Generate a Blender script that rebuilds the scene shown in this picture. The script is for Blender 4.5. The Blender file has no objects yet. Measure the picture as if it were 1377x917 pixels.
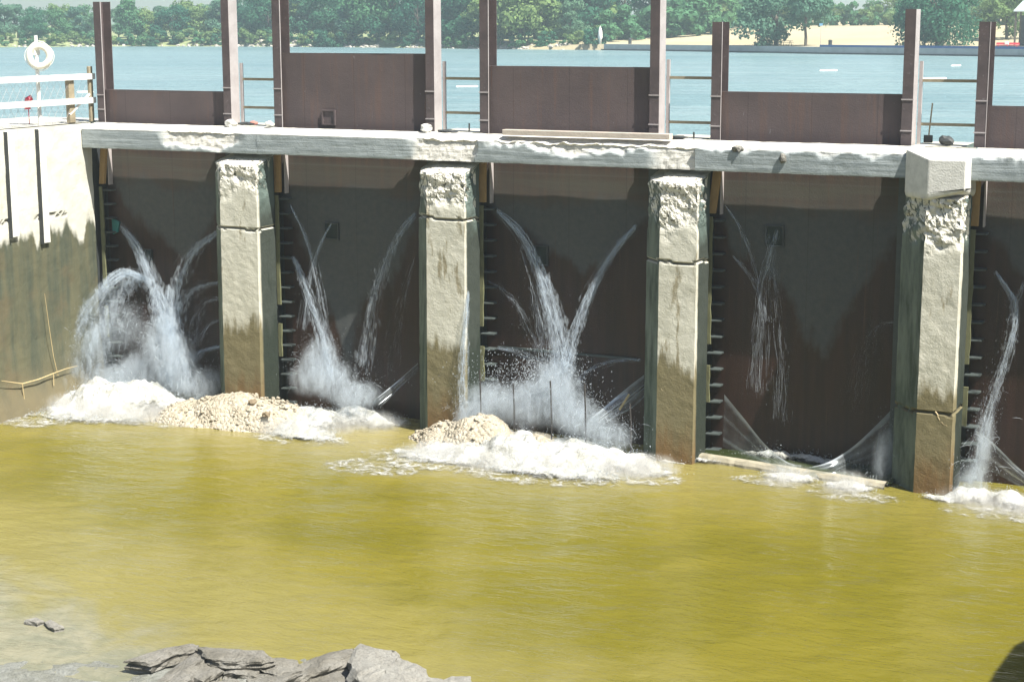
import bpy, bmesh, math, random
from mathutils import Vector, Matrix, noise as mn
random.seed(7)
R = random.random
U = random.uniform
G = random.gauss
scene = bpy.context.scene
COL = scene.collection

# ------------------------------------------------------------------ camera frame (metres; X along the dam, Y upstream, Z up, deck at 0)
F, CX, CY = 2307.6, 688.5, 458.5
CAM = Vector((28.3274, -39.8031, 2.8799))
RX = Vector((0.8985532, 0.4388579, -0.0024254))
RU = Vector((-0.0779719, 0.1650797, 0.9831933))
RF = Vector((-0.4318825, 0.8832624, -0.1825515))
def ray(x, y): return RF + RX * ((x - CX) / F) - RU * ((y - CY) / F)
def atY(x, y, Y):
    d = ray(x, y); return CAM + d * ((Y - CAM.y) / d.y)
def atX(x, y, X):
    d = ray(x, y); return CAM + d * ((X - CAM.x) / d.x)
def atZ(x, y, Z):
    d = ray(x, y); return CAM + d * ((Z - CAM.z) / d.z)
POOL = -8.0
LAKE = -1.7

# ------------------------------------------------------------------ helpers
def nz(p, s=1.0, o=0.0): return mn.noise(Vector((p[0] * s + o, p[1] * s + o * 1.7, p[2] * s - o)))
def fbm(p, s=1.0, o=0.0, k=3):
    a, r = 1.0, 0.0
    for i in range(k):
        r += a * nz(p, s, o + i * 13.1); a *= 0.5; s *= 2.1
    return r
def sstep(a, b, x):
    t = max(0.0, min(1.0, (x - a) / (b - a))); return t * t * (3 - 2 * t)
def tag(o, label, cat, group=None, kind=None):
    o['label'] = label; o['category'] = cat
    if group: o['group'] = group
    if kind: o['kind'] = kind
    return o
def thing(name, loc, label, cat, group=None):
    o = bpy.data.objects.new(name, None); COL.objects.link(o)
    o.location = loc; o.empty_display_size = 0.2
    return tag(o, label, cat, group)

class MB:
    def __init__(s): s.v = []; s.f = []; s.at = {}
    def add(s, vs, fs):
        n = len(s.v); s.v += [tuple(v) for v in vs]; s.f += [tuple(i + n for i in f) for f in fs]; return s
    def box(s, x0, x1, y0, y1, z0, z1):
        return s.add([(x, y, z) for z in (z0, z1) for (x, y) in ((x0, y0), (x1, y0), (x1, y1), (x0, y1))],
                     [(3, 2, 1, 0), (4, 5, 6, 7), (0, 1, 5, 4), (1, 2, 6, 5), (2, 3, 7, 6), (3, 0, 4, 7)])
    def tube(s, pts, r, n=8, caps=True):
        pts = [Vector(p) for p in pts]; m = len(pts)
        rr = r if isinstance(r, (list, tuple)) else [r] * m
        vs = []; fs = []; prev = None
        for i, p in enumerate(pts):
            t = (pts[min(i + 1, m - 1)] - pts[max(i - 1, 0)])
            if t.length < 1e-9: t = Vector((0, 0, 1))
            t.normalize()
            a = prev if prev is not None else (Vector((0, 0, 1)) if abs(t.z) < 0.9 else Vector((1, 0, 0)))
            a = a - t * a.dot(t)
            if a.length < 1e-6: a = Vector((1, 0, 0)) - t * t.x
            a.normalize(); prev = a; b = t.cross(a)
            for k in range(n):
                q = 2 * math.pi * k / n
                vs.append(p + (a * math.cos(q) + b * math.sin(q)) * rr[i])
        for i in range(m - 1):
            for k in range(n):
                fs.append((i * n + k, i * n + (k + 1) % n, (i + 1) * n + (k + 1) % n, (i + 1) * n + k))
        if caps:
            fs.append(tuple(range(n - 1, -1, -1))); fs.append(tuple((m - 1) * n + k for k in range(n)))
        return s.add(vs, fs)
    def ico(s, c, r, sub=1, sq=(1, 1, 1), rough=0.0, seed=0.0):
        bm = bmesh.new(); bmesh.ops.create_icosphere(bm, subdivisions=sub, radius=1.0)
        vs = []
        for v in bm.verts:
            k = 1 + (rough * fbm(v.co, 1.4, seed, 2) if rough else 0)
            vs.append((c[0] + v.co.x * r * sq[0] * k, c[1] + v.co.y * r * sq[1] * k, c[2] + v.co.z * r * sq[2] * k))
        fs = [tuple(v.index for v in f.verts) for f in bm.faces]; bm.free()
        return s.add(vs, fs)
    def build(s, name, mat, parent=None, origin=None, smooth=False, bevel=0.0):
        o0 = Vector(origin) if origin is not None else Vector((0, 0, 0))
        if parent is not None:
            o0 = Vector((0, 0, 0)); q = parent
            while q is not None: o0 = o0 + q.location; q = q.parent
        me = bpy.data.meshes.new(name)
        me.from_pydata([(v[0] - o0.x, v[1] - o0.y, v[2] - o0.z) for v in s.v], [], s.f); me.update()
        if smooth: me.polygons.foreach_set('use_smooth', [True] * len(me.polygons))
        for k, vals in s.at.items():
            a = me.attributes.new(k, 'FLOAT', 'POINT'); a.data.foreach_set('value', vals)
        me.materials.append(mat)
        o = bpy.data.objects.new(name, me); COL.objects.link(o)
        if parent is not None: o.parent = parent
        else: o.location = o0
        if bevel:
            m = o.modifiers.new('bevel', 'BEVEL'); m.width = bevel; m.segments = 2; m.limit_method = 'ANGLE'
        return o

# ------------------------------------------------------------------ node helpers
class NT:
    def __init__(s, name):
        s.m = bpy.data.materials.new(name); s.m.use_nodes = True
        s.t = s.m.node_tree; s.t.nodes.clear()
        s.out = s.t.nodes.new('ShaderNodeOutputMaterial')
        s.geo = s.t.nodes.new('ShaderNodeNewGeometry')
        s.pos = s.geo.outputs['Position']
    def n(s, typ, **kw):
        nd = s.t.nodes.new(typ)
        for k, v in kw.items(): setattr(nd, k, v)
        return nd
    def link(s, a, b): s.t.links.new(a, b)
    def put(s, sock, v):
        if hasattr(v, 'links') or isinstance(v, bpy.types.NodeSocket): s.link(v, sock)
        else:
            if isinstance(v, (tuple, list)) and len(v) == 3 and sock.type == 'RGBA': v = (*v, 1)
            sock.default_value = v
    def math(s, op, a, b=0.0, c=0.0, clamp=False):
        nd = s.n('ShaderNodeMath', operation=op, use_clamp=clamp)
        s.put(nd.inputs[0], a); s.put(nd.inputs[1], b)
        if op in ('MULTIPLY_ADD', 'SMOOTH_MIN'): s.put(nd.inputs[2], c)
        return nd.outputs[0]
    def mapr(s, v, a, b, c=0.0, d=1.0):
        nd = s.n('ShaderNodeMapRange', interpolation_type='SMOOTHSTEP')
        for i, q in enumerate((v, a, b, c, d)): s.put(nd.inputs[i], q)
        return nd.outputs[0]
    def mix(s, f, a, b, mode='MIX'):
        nd = s.n('ShaderNodeMix', data_type='RGBA', blend_type=mode)
        s.put(nd.inputs[0], f); s.put(nd.inputs[6], a); s.put(nd.inputs[7], b)
        return nd.outputs[2]
    def scale(s, vec, sc):
        nd = s.n('ShaderNodeVectorMath', operation='MULTIPLY'); s.put(nd.inputs[0], vec); nd.inputs[1].default_value = sc
        return nd.outputs[0]
    def noise(s, scale, detail=4, rough=0.55, vec=None, dist=0.0):
        nd = s.n('ShaderNodeTexNoise'); s.put(nd.inputs['Vector'], vec or s.pos)
        nd.inputs['Scale'].default_value = scale; nd.inputs['Detail'].default_value = detail
        nd.inputs['Roughness'].default_value = rough; nd.inputs['Distortion'].default_value = dist
        return nd.outputs['Fac']
    def voro(s, scale, vec=None, feature='F1', out='Distance'):
        nd = s.n('ShaderNodeTexVoronoi', feature=feature); s.put(nd.inputs['Vector'], vec or s.pos)
        nd.inputs['Scale'].default_value = scale
        return nd.outputs[out]
    def xyz(s, vec=None):
        nd = s.n('ShaderNodeSeparateXYZ'); s.put(nd.inputs[0], vec or s.pos); return nd.outputs
    def attr(s, name):
        nd = s.n('ShaderNodeAttribute', attribute_name=name); return nd.outputs['Fac']
    def bump(s, h, strength=0.5, dist=0.05, nrm=None):
        nd = s.n('ShaderNodeBump'); nd.inputs['Strength'].default_value = strength; nd.inputs['Distance'].default_value = dist
        s.put(nd.inputs['Height'], h)
        if nrm is not None: s.put(nd.inputs['Normal'], nrm)
        return nd.outputs[0]
    def bsdf(s, col, rough=0.8, nrm=None, metal=0.0, spec=0.5, alpha=None, **kw):
        nd = s.n('ShaderNodeBsdfPrincipled')
        s.put(nd.inputs['Base Color'], col); s.put(nd.inputs['Roughness'], rough); s.put(nd.inputs['Metallic'], metal)
        nd.inputs['Specular IOR Level'].default_value = spec
        if nrm is not None: s.put(nd.inputs['Normal'], nrm)
        if alpha is not None: s.put(nd.inputs['Alpha'], alpha)
        for k, v in kw.items(): s.put(nd.inputs[k], v)
        s.link(nd.outputs[0], s.out.inputs[0])
        return nd

def simple(name, col, rough=0.7, var=0.15, sc=6.0, bump=0.2, dark=None, **kw):
    t = NT(name)
    f = t.noise(sc, 5, 0.6)
    c2 = dark or tuple(c * 0.6 for c in col)
    c = t.mix(t.mapr(f, 0.35, 0.7), col, tuple(c2[i] * var * 2 + col[i] * (1 - var * 2) for i in range(3)))
    h = t.noise(sc * 5, 4)
    t.bsdf(c, rough, t.bump(h, bump, 0.02), **kw)
    return t.m

# ------------------------------------------------------------------ materials
def m_pier():
    t = NT('weathered_concrete'); x, y, z = t.xyz()
    n1 = t.noise(1.3, 5); n2 = t.noise(9, 5, 0.7); fresh = t.attr('fresh'); crack = t.attr('crack')
    c = t.mix(t.mapr(n1, 0.3, 0.7), (0.57, 0.56, 0.48), (0.48, 0.47, 0.39))
    c = t.mix(t.math('MULTIPLY', t.mapr(n2, 0.35, 0.8), 0.35), c, (0.64, 0.62, 0.55))
    st = t.noise(1.0, 5, 0.6, t.scale(t.pos, (3.4, 3.4, 0.75)))
    c = t.mix(t.math('MULTIPLY', t.mapr(st, 0.56, 0.66), 0.75), c, (0.20, 0.165, 0.085))
    # old waterline: olive slime and rust below it
    zl = t.math('ADD', z, t.math('MULTIPLY', t.math('SUBTRACT', t.noise(2.2, 4, 0.6, t.scale(t.pos, (1.5, 1.5, .25))), 0.5), 1.9))
    c = t.mix(t.mapr(zl, -5.25, -5.75), c, t.mix(t.noise(2.4, 5, 0.65), (0.15, 0.135, 0.07), (0.21, 0.18, 0.105)))
    c = t.mix(t.math('MULTIPLY', t.mapr(zl, -6.7, -7.9), 0.75), c, (0.16, 0.085, 0.03))
    c = t.mix(t.math('MULTIPLY', fresh, 0.85), c, t.mix(t.mapr(n2, 0.3, .6), (0.52, 0.50, 0.43), (0.70, 0.68, 0.61)))
    pit = t.math('MULTIPLY', t.mapr(t.noise(7.5, 6, 0.7, dist=1.0), 0.55, 0.60), fresh)
    c = t.mix(pit, c, (0.12, 0.12, 0.09))
    c = t.mix(t.math('MULTIPLY', crack, 0.85), c, (0.035, 0.033, 0.025))
    # algae tint on the flanks, darkened by facing: their shade is in the colour
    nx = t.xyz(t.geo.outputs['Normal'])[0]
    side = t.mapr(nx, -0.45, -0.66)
    c = t.mix(t.math('MULTIPLY', side, 0.9), c, t.mix(t.mapr(st, .35, .65), (0.14, 0.18, 0.145), (0.05, 0.075, 0.06)))  # left chamfer: its shade is painted in with the dark green
    slime_shade = t.math('MULTIPLY', t.mapr(nx, .75, .9), t.mapr(t.xyz()[1], -.30, -.2))
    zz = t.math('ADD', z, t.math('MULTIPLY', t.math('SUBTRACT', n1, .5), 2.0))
    c = t.mix(t.math('MULTIPLY', slime_shade, .95), c, t.mix(t.mapr(zz, -1.9, -2.6), (0.075, 0.11, 0.10), (0.016, 0.026, 0.021)))  # right flank: slime colour deepened to stand for its shade
    h = t.math('ADD', t.noise(26, 6, 0.7), t.math('MULTIPLY', t.noise(5, 5, .6), 0.8))
    agg = t.math('MULTIPLY', fresh, t.math('ADD', t.math('MULTIPLY', t.voro(9.0), -2.2), t.math('MULTIPLY', t.voro(22.0), -1.4)))
    h = t.math('ADD', h, agg)
    t.bsdf(c, 0.92, t.bump(h, 0.5, 0.03), spec=0.2)
    return t.m
def m_wall():
    t = NT('abutment_concrete'); x, y, z = t.xyz()
    n1 = t.noise(1.1, 5); st = t.noise(1.0, 6, 0.65, t.scale(t.pos, (2.5, 2.5, 0.22)))
    c = t.mix(t.mapr(n1, 0.3, 0.7), (0.58, 0.575, 0.52), (0.49, 0.485, 0.42))
    c = t.mix(t.math('MULTIPLY', t.mapr(st, .58, .7), .3), c, (0.36, 0.33, 0.24))
    blk = t.n('ShaderNodeTexNoise'); t.put(blk.inputs['Vector'], t.scale(t.pos, (0, 1, 0))); blk.inputs['Scale'].default_value = 1.6; blk.inputs['Detail'].default_value = 2
    zz = t.math('ADD', z, t.math('MULTIPLY', t.math('SUBTRACT', blk.outputs['Fac'], .5), 2.6))
    zz = t.math('ADD', zz, t.math('MULTIPLY', t.math('SUBTRACT', t.noise(8, 4), .5), .25))
    low = t.mapr(zz, -2.9, -3.2)
    c2 = t.mix(t.mapr(st, .35, .65), (0.105, 0.102, 0.062), (0.062, 0.072, 0.052))
    c2 = t.mix(t.math('MULTIPLY', t.mapr(t.noise(.9, 4), .5, .68), .5), c2, (0.125, 0.100, 0.06))
    c2 = t.mix(t.math('MULTIPLY', t.mapr(z, -6.4, -7.8), .6), c2, (.15, .12, .07))
    c = t.mix(low, c, c2)
    c = t.mix(t.attr('crack'), c, (0.05, 0.045, 0.035))
    h = t.math('ADD', t.noise(24, 6, .7), t.noise(4, 5))
    t.bsdf(c, 0.9, t.bump(h, 0.35, 0.03), spec=0.2)
    return t.m
def m_beam():
    t = NT('board_formed_concrete'); x, y, z = t.xyz(); fresh = t.attr('fresh')
    ln = t.noise(1.0, 3, 0.6, t.scale(t.pos, (0.5, 0.5, 11.0)))
    n2 = t.noise(3.5, 6, .7)
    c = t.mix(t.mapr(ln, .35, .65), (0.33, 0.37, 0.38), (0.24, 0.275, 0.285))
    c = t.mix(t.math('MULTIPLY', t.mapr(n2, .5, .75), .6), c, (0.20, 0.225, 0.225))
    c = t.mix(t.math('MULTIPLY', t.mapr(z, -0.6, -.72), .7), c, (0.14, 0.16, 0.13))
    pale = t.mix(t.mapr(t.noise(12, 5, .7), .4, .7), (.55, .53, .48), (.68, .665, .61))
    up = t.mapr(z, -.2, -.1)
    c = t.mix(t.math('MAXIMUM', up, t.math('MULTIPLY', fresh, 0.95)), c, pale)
    pit = t.math('MULTIPLY', t.mapr(t.noise(9, 5, .7), .6, .68), fresh)
    c = t.mix(t.math('MULTIPLY', pit, .7), c, (0.2, 0.2, 0.18))
    h = t.math('ADD', t.math('MULTIPLY', ln, 1.6), t.noise(22, 6, .7))
    t.bsdf(c, 0.9, t.bump(h, 0.5, 0.025), spec=0.2)
    return t.m
def m_gate(i, apx, apz, xl, xr):
    t = NT('gate_steel'); x, y, z = t.xyz()
    o = i * 7.3
    p = t.n('ShaderNodeVectorMath', operation='ADD'); t.put(p.inputs[0], t.pos); p.inputs[1].default_value = (o, 0, o * 2)
    P = p.outputs[0]
    n1 = t.noise(0.8, 5, .6, P); n2 = t.noise(6, 6, .7, P); stv = t.noise(1.0, 5, .6, t.scale(P, (5, 5, .35))); sth = t.noise(1.0, 4, .6, t.scale(P, (.3, .3, 6)))
    c = t.mix(t.mapr(n1, .3, .7), (0.105, 0.080, 0.079), (0.082, 0.064, 0.065))
    c = t.mix(t.math('MULTIPLY', t.mapr(stv, .5, .7), .5), c, (0.135, 0.08, 0.062))
    c = t.mix(t.math('MULTIPLY', t.mapr(n2, .66, .74), .55), c, (0.30, 0.32, 0.33))
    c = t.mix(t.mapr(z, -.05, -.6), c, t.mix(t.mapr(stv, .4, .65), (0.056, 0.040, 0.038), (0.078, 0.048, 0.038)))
    # dried silt band above the lake level
    band = t.math('MULTIPLY', t.mapr(t.math('ADD', z, t.math('MULTIPLY', n1, .6)), -.45, -.75), t.mapr(z, -2.3, -1.5))
    c = t.mix(t.math('MULTIPLY', band, t.mapr(sth, .3, .7, .35, .9)), c, (0.075, 0.072, 0.058))
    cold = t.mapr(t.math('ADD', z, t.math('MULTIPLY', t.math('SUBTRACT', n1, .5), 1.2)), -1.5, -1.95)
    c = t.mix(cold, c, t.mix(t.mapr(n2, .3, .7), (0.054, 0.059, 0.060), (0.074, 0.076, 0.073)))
    # damp streaks run from both seals and leave a dry wedge
    left = t.math('DIVIDE', t.math('SUBTRACT', apx, x), apx - xl)
    right = t.math('DIVIDE', t.math('SUBTRACT', x, apx), xr - apx)
    u = t.math('MAXIMUM', left, right)
    f = t.math('DIVIDE', t.math('SUBTRACT', z, apz), -1.75 - apz)
    d = t.math('SUBTRACT', t.math('ADD', u, t.math('MULTIPLY', t.math('SUBTRACT', t.noise(1.4, 4, .6, t.scale(P, (1, 1, .5))), .5), .7)), f)
    wet = t.math('MULTIPLY', t.mapr(d, -.08, .10), t.mapr(z, -1.6, -2.0))
    c = t.mix(wet, c, t.mix(t.mapr(stv, .3, .7), (0.036, 0.016, 0.012), (0.019, 0.010, 0.008)))
    seam = t.math('MULTIPLY', t.mapr(t.math('ABSOLUTE', t.math('ADD', z, 1.02)), .03, .0), .35)
    c = t.mix(seam, c, (.10, .10, .095))
    # scuffs, rust runs and plate joints
    sc = t.mapr(t.noise(1.0, 6, .75, t.scale(P, (3.5, 3.5, 1.2)), 1.5), .665, .72)
    c = t.mix(t.math('MULTIPLY', sc, t.mapr(z, -.3, .2, .12, .55)), c, (.34, .35, .36))
    run = t.math('MULTIPLY', t.mapr(t.noise(1.0, 6, .7, t.scale(P, (9, 9, .18))), .60, .72), .5)
    c = t.mix(run, c, (.11, .055, .035))
    vx = t.math('ABSOLUTE', t.math('SUBTRACT', t.math('FRACT', t.math('MULTIPLY', t.math('SUBTRACT', x, xl), .62)), .5))
    c = t.mix(t.math('MULTIPLY', t.mapr(vx, .012, .0), .4), c, (.03, .025, .024))
    rough = t.mapr(wet, 0, 1, .75, .42)
    t.bsdf(c, rough, t.bump(t.math('ADD', n2, t.noise(30, 4, .6, P)), .25, .02), spec=.4)
    return t.m
def m_steel():
    t = NT('rusted_steel')
    n1 = t.noise(2.0, 5, .65); n2 = t.noise(14, 5, .7)
    c = t.mix(t.mapr(n1, .35, .7), (0.102, 0.079, 0.080), (0.070, 0.057, 0.059))
    c = t.mix(t.math('MULTIPLY', t.mapr(n2, .6, .72), .5), c, (0.24, 0.23, 0.23))
    t.bsdf(c, .7, t.bump(n2, .25, .02), spec=.4); return t.m
def m_steel_pale():
    t = NT('weathered_and_sunlit_grey_steel')  # pale grey steel, also used for painted sunlit faces of the brown columns
    n1 = t.noise(2.0, 5, .65); n2 = t.noise(14, 5, .7)
    c = t.mix(t.mapr(n1, .35, .7), (0.40, 0.37, 0.365), (0.33, 0.30, 0.295))
    c = t.mix(t.math('MULTIPLY', t.mapr(n2, .6, .75), .6), c, (0.18, 0.12, 0.10))
    t.bsdf(c, .7, t.bump(n2, .25, .02), spec=.3); return t.m
def m_pool():
    t = NT('turbid_water'); x, y, z = t.xyz()
    n1 = t.noise(.22, 3, .55, dist=.8)
    c = t.mix(t.mapr(n1, .3, .7), (0.158, 0.137, 0.018), (0.122, 0.109, 0.011))
    # milky silt near the falls and over the shallow rock
    nd = t.noise(.5, 4, .6, dist=1.0)
    silt = t.mapr(t.math('ADD', y, t.math('MULTIPLY', t.math('SUBTRACT', nd, .5), 5)), -6.5, -.5)
    silt = t.math('MULTIPLY', silt, t.mapr(x, 26, 8))
    c = t.mix(t.math('MULTIPLY', silt, .75), c, (0.25, 0.215, 0.085))
    sh = t.math('ADD', t.math('MULTIPLY', x, .37), t.math('MULTIPLY', y, 1.296))
    sh = t.math('ADD', sh, t.math('MULTIPLY', t.math('SUBTRACT', nd, .5), 6))
    c = t.mix(t.math('MULTIPLY', t.mapr(sh, -9.0, -15.0), .45), c, (0.235, 0.21, 0.085))
    c = t.mix(t.math('MULTIPLY', t.mapr(sh, -15.9, -19.2), .8), c, t.mix(t.mapr(t.noise(1.6, 5, .65, dist=.8), .35, .65), (.145, .155, .125), (.22, .215, .165)))
    # ripples lie across the view
    mp = t.n('ShaderNodeMapping'); t.put(mp.inputs['Vector'], t.pos)
    mp.inputs['Rotation'].default_value = (0, 0, -0.42); mp.inputs['Scale'].default_value = (.75, 1.9, 1)
    r1 = t.noise(2.0, 4, .6, mp.outputs[0], .7); r2 = t.noise(6.5, 3, .55, mp.outputs[0], .5)
    h = t.math('ADD', r1, t.math('MULTIPLY', r2, .28))
    t.bsdf(c, .07, t.bump(h, .6, .065), spec=.5, IOR=1.33); return t.m
def m_lake():
    t = NT('lake_water')
    mp = t.n('ShaderNodeMapping'); t.put(mp.inputs['Vector'], t.pos)
    mp.inputs['Rotation'].default_value = (0, 0, -0.45); mp.inputs['Scale'].default_value = (.4, 1.0, 1)
    r1 = t.noise(.9, 5, .65, mp.outputs[0], .4); big = t.noise(.03, 3, .5, mp.outputs[0])
    c = t.mix(t.mapr(big, .35, .65), (0.15, 0.245, 0.265), (0.19, 0.29, 0.305))
    wind = t.noise(.16, 5, .65, t.scale(mp.outputs[0], (.35, 1.6, 1)), .5)
    c = t.mix(t.math('MULTIPLY', t.mapr(wind, .4, .68), .55), c, (.25, .33, .345))
    rip = t.noise(.55, 4, .7, mp.outputs[0], .3)
    c = t.mix(t.math('MULTIPLY', t.mapr(rip, .45, .7), .28), c, (.10, .18, .205))
    t.bsdf(c, .25, t.bump(t.math('ADD', r1, rip), 1.0, .7), spec=.5, IOR=1.33); return t.m
def m_ground():
    t = NT('bank_ground'); x, y, z = t.xyz()
    n1 = t.noise(.05, 4); n2 = t.noise(.8, 5, .7)
    c = t.mix(t.mapr(n1, .35, .65), (0.42, 0.365, 0.25), (0.36, 0.315, 0.205))
    c = t.mix(t.math('MULTIPLY', t.mapr(n2, .5, .75), .4), c, (0.30, 0.29, 0.15))
    g = t.mapr(t.math('ADD', x, t.math('MULTIPLY', n1, 60)), -55, -95)
    c = t.mix(t.math('MULTIPLY', g, .85), c, t.mix(t.mapr(n2, .35, .65), (0.13, 0.20, 0.08), (0.27, 0.29, 0.15)))
    t.bsdf(c, .95, t.bump(n2, .4, .2), spec=.1); return t.m
def m_leaf(name, a, b):
    t = NT(name)
    oi = t.n('ShaderNodeObjectInfo'); n1 = t.noise(.45, 3); n2 = t.noise(3.0, 2)
    c = t.mix(n2, a, b)
    c = t.mix(t.math('MULTIPLY', oi.outputs['Random'], .5), c, (b[0] * 1.25, b[1] * 1.1, b[2] * .9))
    d = t.n('ShaderNodeBsdfDiffuse'); t.put(d.inputs[0], c)
    tr = t.n('ShaderNodeBsdfTranslucent'); t.put(tr.inputs[0], c)
    mx = t.n('ShaderNodeMixShader'); mx.inputs[0].default_value = .35
    t.link(d.outputs[0], mx.inputs[1]); t.link(tr.outputs[0], mx.inputs[2]); t.link(mx.outputs[0], t.out.inputs[0])
    return t.m
def m_spray(name, alpha, col=(.82, .86, .9), facing=0.0, nscale=0.0):
    t = NT(name)
    d = t.n('ShaderNodeBsdfDiffuse'); t.put(d.inputs[0], col)
    tr = t.n('ShaderNodeBsdfTranslucent'); t.put(tr.inputs[0], col)
    m1 = t.n('ShaderNodeMixShader'); m1.inputs[0].default_value = .5
    t.link(d.outputs[0], m1.inputs[1]); t.link(tr.outputs[0], m1.inputs[2])
    tp = t.n('ShaderNodeBsdfTransparent'); m2 = t.n('ShaderNodeMixShader')
    a = alpha
    if facing:
        lw = t.n('ShaderNodeLayerWeight'); lw.inputs[0].default_value = .5
        inv = t.math('SUBTRACT', 1.0, lw.outputs['Facing'], clamp=True)
        a = t.math('MULTIPLY', t.math('POWER', inv, facing), alpha)
    if nscale: a = t.math('MULTIPLY', a, t.mapr(t.noise(nscale, 5, .65), .35, .7))
    t.put(m2.inputs[0], a); t.link(tp.outputs[0], m2.inputs[1]); t.link(m1.outputs[0], m2.inputs[2])
    t.link(m2.outputs[0], t.out.inputs[0]); return t.m
def m_foam():
    t = NT('foam_water'); e = t.attr('edge')
    n = t.noise(3.0, 7, .72, dist=.8)
    fl = t.math('ADD', t.math('MULTIPLY', t.noise(2.2, 8, .72, dist=1.5), 1.7), t.math('MULTIPLY', t.noise(9.0, 6, .7, dist=1.0), .6))
    al = t.mapr(t.math('ADD', fl, t.math('MULTIPLY', e, 1.15)), 1.45, 2.05)
    c = t.mix(t.mapr(t.noise(2.6, 5, .65), .35, .65), (.54, .55, .545), (.34, .34, .30))
    t.bsdf(c, .6, t.bump(t.math('ADD', n, t.math('MULTIPLY', t.noise(14, 4), .5)), .9, .09), spec=.3, alpha=al); return t.m
def m_gravel():
    t = NT('pale_gravel')
    v = t.voro(11.0); v2 = t.voro(24.0); cc = t.voro(11.0, out='Color')
    n = t.noise(1.5, 4)
    c = t.mix(t.mapr(n, .3, .7), (.46, .42, .34), (.40, .36, .28))
    c = t.mix(t.math('MULTIPLY', t.mapr(t.xyz(cc)[0], .1, .9), .5), c, (.24, .20, .14))
    h = t.math('ADD', t.math('MULTIPLY', v, -1.2), t.math('MULTIPLY', v2, -.5))
    t.bsdf(c, .85, t.bump(h, .8, .06), spec=.2); return t.m
def m_rock(name, a, b, wet=False):
    t = NT(name); n1 = t.noise(2.2, 6, .65); n2 = t.noise(11, 6, .7)
    ly = t.noise(1.0, 4, .6, t.scale(t.pos, (1.2, 1.2, 14)))
    c = t.mix(t.mapr(n1, .3, .7), a, b)
    c = t.mix(t.math('MULTIPLY', t.mapr(n2, .5, .75), .5), c, tuple(q * .45 for q in a))
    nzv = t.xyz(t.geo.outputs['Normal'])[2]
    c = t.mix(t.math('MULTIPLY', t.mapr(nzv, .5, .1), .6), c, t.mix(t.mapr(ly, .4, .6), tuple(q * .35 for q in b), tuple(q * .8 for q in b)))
    pit = t.mapr(t.noise(30, 6, .75), .5, .62); c = t.mix(t.math('MULTIPLY', pit, .4), c, tuple(q * .3 for q in b))
    t.bsdf(c, .85, t.bump(t.math('ADD', t.math('ADD', n1, t.math('MULTIPLY', n2, 1.5)), t.math('MULTIPLY', ly, .4)), 1.0, .06), spec=.2); return t.m
def m_sheet():
    t = NT('clear_water_sheet')
    ln = t.attr('line')
    tp = t.n('ShaderNodeBsdfTransparent'); tp.inputs[0].default_value = (.93, .96, .97, 1)
    g = t.n('ShaderNodeBsdfGlossy'); g.inputs[0].default_value = (.8, .88, .92, 1); g.inputs['Roughness'].default_value = .18
    d = t.n('ShaderNodeBsdfDiffuse'); d.inputs[0].default_value = (.75, .82, .85, 1)
    tl = t.n('ShaderNodeBsdfTranslucent'); tl.inputs[0].default_value = (.75, .82, .85, 1)
    a = t.n('ShaderNodeMixShader'); a.inputs[0].default_value = .5; t.link(d.outputs[0], a.inputs[1]); t.link(tl.outputs[0], a.inputs[2])
    b = t.n('ShaderNodeMixShader'); b.inputs[0].default_value = .3; t.link(a.outputs[0], b.inputs[1]); t.link(g.outputs[0], b.inputs[2])
    al = t.math('MULTIPLY', t.mapr(t.math('ADD', ln, t.math('MULTIPLY', t.noise(3, 4), .5)), .15, 1.05), .75)
    m = t.n('ShaderNodeMixShader'); t.put(m.inputs[0], al); t.link(tp.outputs[0], m.inputs[1]); t.link(b.outputs[0], m.inputs[2])
    t.link(m.outputs[0], t.out.inputs[0]); return t.m

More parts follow.
